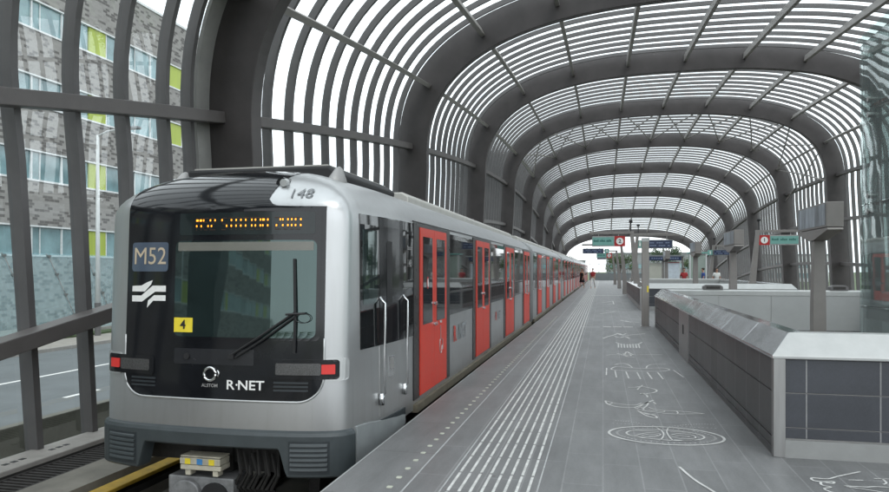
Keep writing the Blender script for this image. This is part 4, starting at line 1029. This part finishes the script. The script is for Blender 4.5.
# ------------------------------------------------------------------ people
def skin_mesh(name, verts, edges, radii, m, parent, sub=1):
    me = bpy.data.meshes.new(name); me.from_pydata(verts, edges, [])
    o = bpy.data.objects.new(name, me); col.objects.link(o)
    sk = o.modifiers.new('skin', 'SKIN'); sk.use_smooth_shade = True
    for v, r in zip(me.skin_vertices[0].data, radii): v.radius = (r, r) if not isinstance(r, tuple) else r
    me.skin_vertices[0].data[0].use_root = True
    s = o.modifiers.new('sub', 'SUBSURF'); s.levels = sub; s.render_levels = sub
    bpy.context.view_layer.update()
    dg = bpy.context.evaluated_depsgraph_get(); nm = bpy.data.meshes.new_from_object(o.evaluated_get(dg))
    o.modifiers.clear(); o.data = nm; nm.name = name; nm.materials.clear(); nm.materials.append(m)
    for p in nm.polygons: p.use_smooth = True
    if parent: o.parent = parent
    return o
def person(loc, rz, label, top, bottom, stride=.25, skirt=False, long_hair=False, sleeves=True, bag=None, swing=.25):
    t = thing('person', label, 'person', loc, rz)
    V = []; E = []; Rr = []
    def add(p, r, frm=None):
        V.append(p); Rr.append(r)
        if frm is not None: E.append((frm, len(V)-1))
        return len(V)-1
    # +y is forward
    pel = add((0,0,.95), (.15,.11)); sp1 = add((0,0,1.12), (.13,.10), pel); sp2 = add((0,0,1.30), (.16,.11), sp1); nk0 = add((0,0,1.44), (.08,.07), sp2)
    nk = add((0,.01,1.50), .052, nk0); hd0 = add((0,.03,1.57), (.068,.08), nk); hd1 = add((0,.03,1.66), (.076,.092), hd0); add((0,.02,1.72), (.06,.075), hd1)
    add((0,.125,1.615), .016, hd1)   # nose
    joints = {}
    for s in (-1, 1):
        f = stride*s
        hip = add((s*.09,0,.88), .085, pel); kn = add((s*.10,f*.5+.05,.48), .055, hip); an = add((s*.10,f*.9-.02,.09), .036, kn); add((s*.11,f*.9+.15,.035), (.038,.03), an)
        sh0 = add((s*.17,0,1.40), .055, sp2); el = add((s*.22,-f*swing*1.5-.03,1.12), .040, sh0); wr = add((s*.22,-f*swing*2.2+.08,.88), .028, el)
        pm = add((s*.22,-f*swing*2.2+.11,.81), (.030,.022), wr)
        for k in range(4):
            k1 = add((s*.215+(k-1.5)*.0,-f*swing*2.2+.085+.017*k,.765), .008, pm); add((s*.212,-f*swing*2.2+.09+.017*k,.725+.006*abs(k-1.5)), .007, k1)
        th = add((s*.20,-f*swing*2.2+.145,.81), .009, pm); add((s*.198,-f*swing*2.2+.155,.775), .008, th)
        joints[s] = (hip, kn, an, sh0, el, wr)
    skin_mesh('body', V, E, Rr, M['skin'], t)
    # hair
    h = MB(); h.blob((0,.005,1.69), .088, .105, .085)
    if long_hair: h.blob((0,-.06,1.55), .075, .05, .16)
    h.build('hair', M['hair'], t, smooth=True)
    # clothes
    g = lambda i: V[i]
    cv = [(0,0,.98),(0,0,1.12),(0,0,1.30),(0,0,1.43)]; ce = [(0,1),(1,2),(2,3)]; cr = [(.165,.125),(.15,.115),(.18,.13),(.10,.085)]
    if sleeves:
        for s in (-1, 1):
            a, e_ = g(joints[s][3]), g(joints[s][4]); cv += [a, tuple(a[i]+(e_[i]-a[i])*.75 for i in range(3))]; cr += [.068, .056]; n_ = len(cv); ce += [(2, n_-2), (n_-2, n_-1)]
    skin_mesh('shirt', cv, ce, cr, M[top], t)
    if skirt:
        b = MB(); b.sweep([[(rx*math.cos(2*math.pi*k/16), ry*math.sin(2*math.pi*k/16), z) for k in range(16)] for z, rx, ry in ((.52,.26,.24),(.75,.22,.19),(.95,.175,.14),(1.05,.165,.13))]); b.build('skirt', M[bottom], t, smooth=True)
    else:
        cv = [(0,0,1.0),(0,0,.92)]; ce = [(0,1)]; cr = [(.16,.125),(.165,.13)]
        for s in (-1, 1):
            a, k_, n2 = (g(joints[s][i]) for i in range(3)); cv += [a, k_, (n2[0], n2[1], n2[2]+.04)]; cr += [.10, .072, .058]; n_ = len(cv); ce += [(1, n_-3), (n_-3, n_-2), (n_-2, n_-1)]
        skin_mesh('trousers', cv, ce, cr, M[bottom], t)
    if bag:
        b = MB(); b.box(-.14,.14,-.27,-.12,1.0,1.42); b.build('rucksack', M[bag], t, bevel=.04)
    return t
person((-2.15+.35,62,0), R(150), 'woman in a black sleeveless dress walking at the train side', 'cloth_black', 'cloth_black', .22, True, True, False)
person((-.85,61,0), R(165), 'person in a red shirt and white trousers with dark rucksack on the left platform', 'cloth_red', 'cloth_white', .30, bag='cloth_black')
person((5.07,46.6,0), R(180), 'person in a red top and blue trousers beside the second stairwell', 'cloth_red', 'cloth_blue', .1)
person((6.35,47.5,0), R(100), 'person in a dark jacket walking on the right platform', 'cloth_blue', 'cloth_grey', .2)
person((6.95,46,0), R(190), 'person in a white shirt standing on the right platform', 'cloth_white', 'cloth_grey', .05)

# ------------------------------------------------------------------ outside: road side
cb_ = thing('road_barrier', 'low weathered concrete barrier between the road and the station wall', 'barrier', (-8.5,0,-1.6))
b = MB(); y = -20
while y < 110:
    b.prism([(-.22,0),(-.22,.25),(-.10,.45),(-.08,.95),(.08,.95),(.10,.45),(.22,.25),(.22,0)], 'y', y, y+5.97); y += 6
b.build('segment', M['barrier'], cb_, bevel=.01)
# noise barrier of leaning glass
nb = thing('noise_barrier', 'tall leaning glass noise barrier with slanted joints on the far side of the road', 'noise barrier', (-24.0,0,-1.38))
H_ = 3.75
for k in range(16):
    y0 = 4+k*2.4; b = MB()
    b.face([(0,y0+.03,0),(0,y0+2.37,0),(-.5,y0+2.37-1.6,H_),(-.5,y0+.03-1.6,H_)]); b.build('glass_panel', M['fenceglass'], nb)
    b = MB(); b.bar((-.06,y0,0),(-.56,y0-1.6,H_),.05,.05); b.build('strut', M['dullsteel'], nb)
    b = MB()
    for q in (.25,.5,.75,.97): b.box(-.03,.06,-.09,.09,-.05,.05,0,Matrix.Translation((-.5*q,y0-1.6*q,H_*q)))
    b.build('clamp', M['steel'], nb)
b = MB(); b.box(-.12,.12,0,44,0,.22); b.build('foot_beam', M['curb'], nb)
b = MB(); b.bar((.3,22.4,0),(-.3,19.4,3.4),.28,.22); b.build('stone_prop', M['stone'], nb)
# street lamps
def street_lamp(x, y, h, label, rz=0, sleeve=True):
    t = thing('street_lamp', label, 'street lamp', (x,y,-1.38), rz, 'street lamps along the road')
    b = MB(); b.tube([(0,0,0),(0,0,h)], .12, 10, r2=.065); b.build('pole', M['farwhite'], t, smooth=True)
    if sleeve:
        b = MB(); b.tube([(0,0,0),(0,0,1.5)], .14, 10); b.build('sleeve', M['rib'], t)
    b = MB(); b.tube([(0,0,h-.05),(.5,0,h+.15),(1.6,0,h+.25)], .045, 8); b.build('arm', M['farwhite'], t)
    b = MB(); b.box(1.5,2.2,-.14,.14,h+.18,h+.30); b.build('lamp_head', M['fargrey'], t, bevel=.03)
street_lamp(-22.6, 27.3, 9.2, 'tall pale street lamp by the road in front of the noise barrier')
street_lamp(-20, -14, 8.5, 'tall street lamp by the road behind the viewer', 0, False)

# office building
ob = thing('office_building', 'office block with grey patterned brick, ribbon windows and lime panels across the road', 'building', (-29,0,-1.6))
ZB = 1.6
tops = [3.95, 7.9, 11.85, 15.8]; WH = 1.55; Y0b, Y1b = -75.0, 52.0
zlev = [0]
b = MB(); prev = -1.6
for tp in tops:
    b.box(-14,0,Y0b,Y1b,prev+ZB,tp-WH+ZB); prev = tp
b.box(-14,0,Y0b,Y1b,prev+ZB,18.7+ZB)
for tp in tops: b.box(-14,-.22,Y0b,Y1b,tp-WH+ZB+.002,tp+ZB-.002)
b.build('wall', M['brickpat'], ob)
b = MB(); b.box(-14.1,.06,Y0b-.06,Y1b+.06,18.7+ZB+.003,18.86+ZB); b.build('parapet_coping', M['winframe'], ob)
for tp in tops:
    b = MB(); b.box(-.20,.05,Y0b,Y1b,tp-WH+ZB-.07,tp-WH+ZB+.03); b.box(-.20,.03,Y0b,Y1b,tp+ZB-.06,tp+ZB+.02); b.build('window_band', M['winframe'], ob)
    k = 0; ym = 34.4-7.6*16
    while ym < Y1b-1:
        a = max(ym, Y0b)
        if ym+1.4 > Y0b:
            b = MB(); b.box(-.20,-.06,a,min(ym+1.4,Y1b-.1),tp-WH+ZB+.035,tp+ZB-.065); b.build('lime_panel', M['lime'], ob)
        for j in range(3):
            ya = ym+1.4+j*2.066; yb = ya+2.066
            if ya < Y0b or yb > Y1b: continue
            b = MB(); b.box(-.20,-.13,ya+.04,yb-.04,tp-WH+ZB+.035,tp+ZB-.065); wn = b.build('window', M['offglass'], ob)
            b = MB(); b.box(-.14,-.04,ya-.035,ya+.035,tp-WH+ZB+.035,tp+ZB-.065)
            if j == 1: b.box(-.125,-.07,ya+.55,ya+.59,tp-WH+ZB+.035,tp+ZB-.065)
            b.build('mullion', M['winframe'], wn)
        ym += 7.6

# ------------------------------------------------------------------ trees
def tree_meshes(seed, h, rad, m, nleaf=2600, leaf=.34):
    rg = random.Random(seed); tb = MB(); tb.tube([(0,0,0),(.1,.05,h*.25),(0,.1,h*.5),(.1,0,h*.8)], h*.022, 8, r2=h*.006); cl = []
    for k in range(9):
        a = rg.uniform(0, 6.28); z0 = h*rg.uniform(.28,.6); r = rad*rg.uniform(.5,.95); e_ = (r*math.cos(a), r*math.sin(a), z0+h*rg.uniform(.08,.3)); tb.tube([(0,0,z0),(e_[0]*.5,e_[1]*.5,(z0+e_[2])/2+.2),e_], h*.009, 6, r2=h*.003); cl.append((e_, rad*rg.uniform(.32,.5)))
    cl.append(((0,0,h*.88), rad*.5)); cl.append(((.2*rad,-.1*rad,h*.7), rad*.6))
    lb = MB()
    for k in range(nleaf):
        c, r = rg.choice(cl); d = Vector((rg.gauss(0,1), rg.gauss(0,1), rg.gauss(0,.8))); d.normalize(); p = Vector(c)+d*r*rg.uniform(.4,1.05)
        u = Vector((rg.gauss(0,1), rg.gauss(0,1), rg.gauss(0,1))).normalized(); v = u.cross(d).normalized() if u.cross(d).length > .1 else Vector((1,0,0)); s = leaf*rg.uniform(.6,1.3)
        lb.face([p-u*s*.5, p+v*s*.3, p+u*s*.5, p-v*s*.3])
    return tb, lb
protos = []
for i, (h, rad, m) in enumerate(((8,3.4,'leaf'),(10,3.8,'leaf2'),(6.5,3.0,'leaf'))):
    tb, lb = tree_meshes(20+i, h, rad, m)
    t = thing('tree', 'tree', 'tree', (0,0,-1.6)); tb.build('trunk', M['bark'], t, smooth=True); lb.build('crown', M[m], t, fix=False); protos.append(t)
spots = [(52,18,0),(60,30,1),(46,40,2),(64,48,0),(50,60,1),(66,72,2),(48,84,0),(62,96,1),(52,110,2),(12,150,1),(20,158,0),(4,165,2),(28,148,1),(-9,170,0),(-90,-190,0),(-110,-200,1),(-70,-210,2),(-130,-190,0),(-98,-215,1),(74,56,1),(76,88,0)]
words = ['leafy green tree behind the right glass wall', 'dark green tree behind the right glass wall', 'small bushy tree behind the right glass wall']
usedp = set()
for k, (x, y, pi_) in enumerate(spots):
    t = protos[pi_] if pi_ not in usedp else copy_tree(protos[pi_]); usedp.add(pi_)
    t.location = (x, y, -1.6); t.rotation_euler = (0,0,k*1.3); s = .85+.3*((k*37) % 10)/10; t.scale = (s,s,s)
    if y > 140: t['label'] = 'distant tree seen through the far opening of the canopy'; t['group'] = 'distant trees beyond the far end of the platform'
    elif y < 0: t['label'] = 'tree by the road behind the viewer'; t['group'] = 'trees behind the viewer'
    else: t['label'] = words[pi_]; t['group'] = 'trees behind the right glass wall, '+['leafy','dark','small'][pi_]
# distant blocks seen through the far opening
for x, y, w_, d_, h_, m, lb in ((-16,190,22,14,5.5,'farwall','low pale distant building left of the platform end'),(14,215,26,14,8,'fargrey','grey distant office block beyond the platform end'),(48,200,20,16,7,'farwhite','white distant building to the right of the platform end')):
    t = thing('distant_building', lb, 'building', (x,y,-1.6))
    b = MB(); b.box(-w_/2,w_/2,0,d_,0,h_); b.build('wall', M[m], t)
    b = MB(); b.box(-w_/2-.2,w_/2+.2,-.2,d_+.2,h_+.003,h_+.35); b.build('roof', M['fargrey'], t)
    for fl_ in range(int(h_//2.7)):
        b = MB()
        for k in range(int(w_//2.2)): b.box(-w_/2+.6+k*2.2,-w_/2+2.1+k*2.2,-.05,.0,.9+fl_*2.7,2.3+fl_*2.7)
        b.build('window_row', M['offglass'], t)
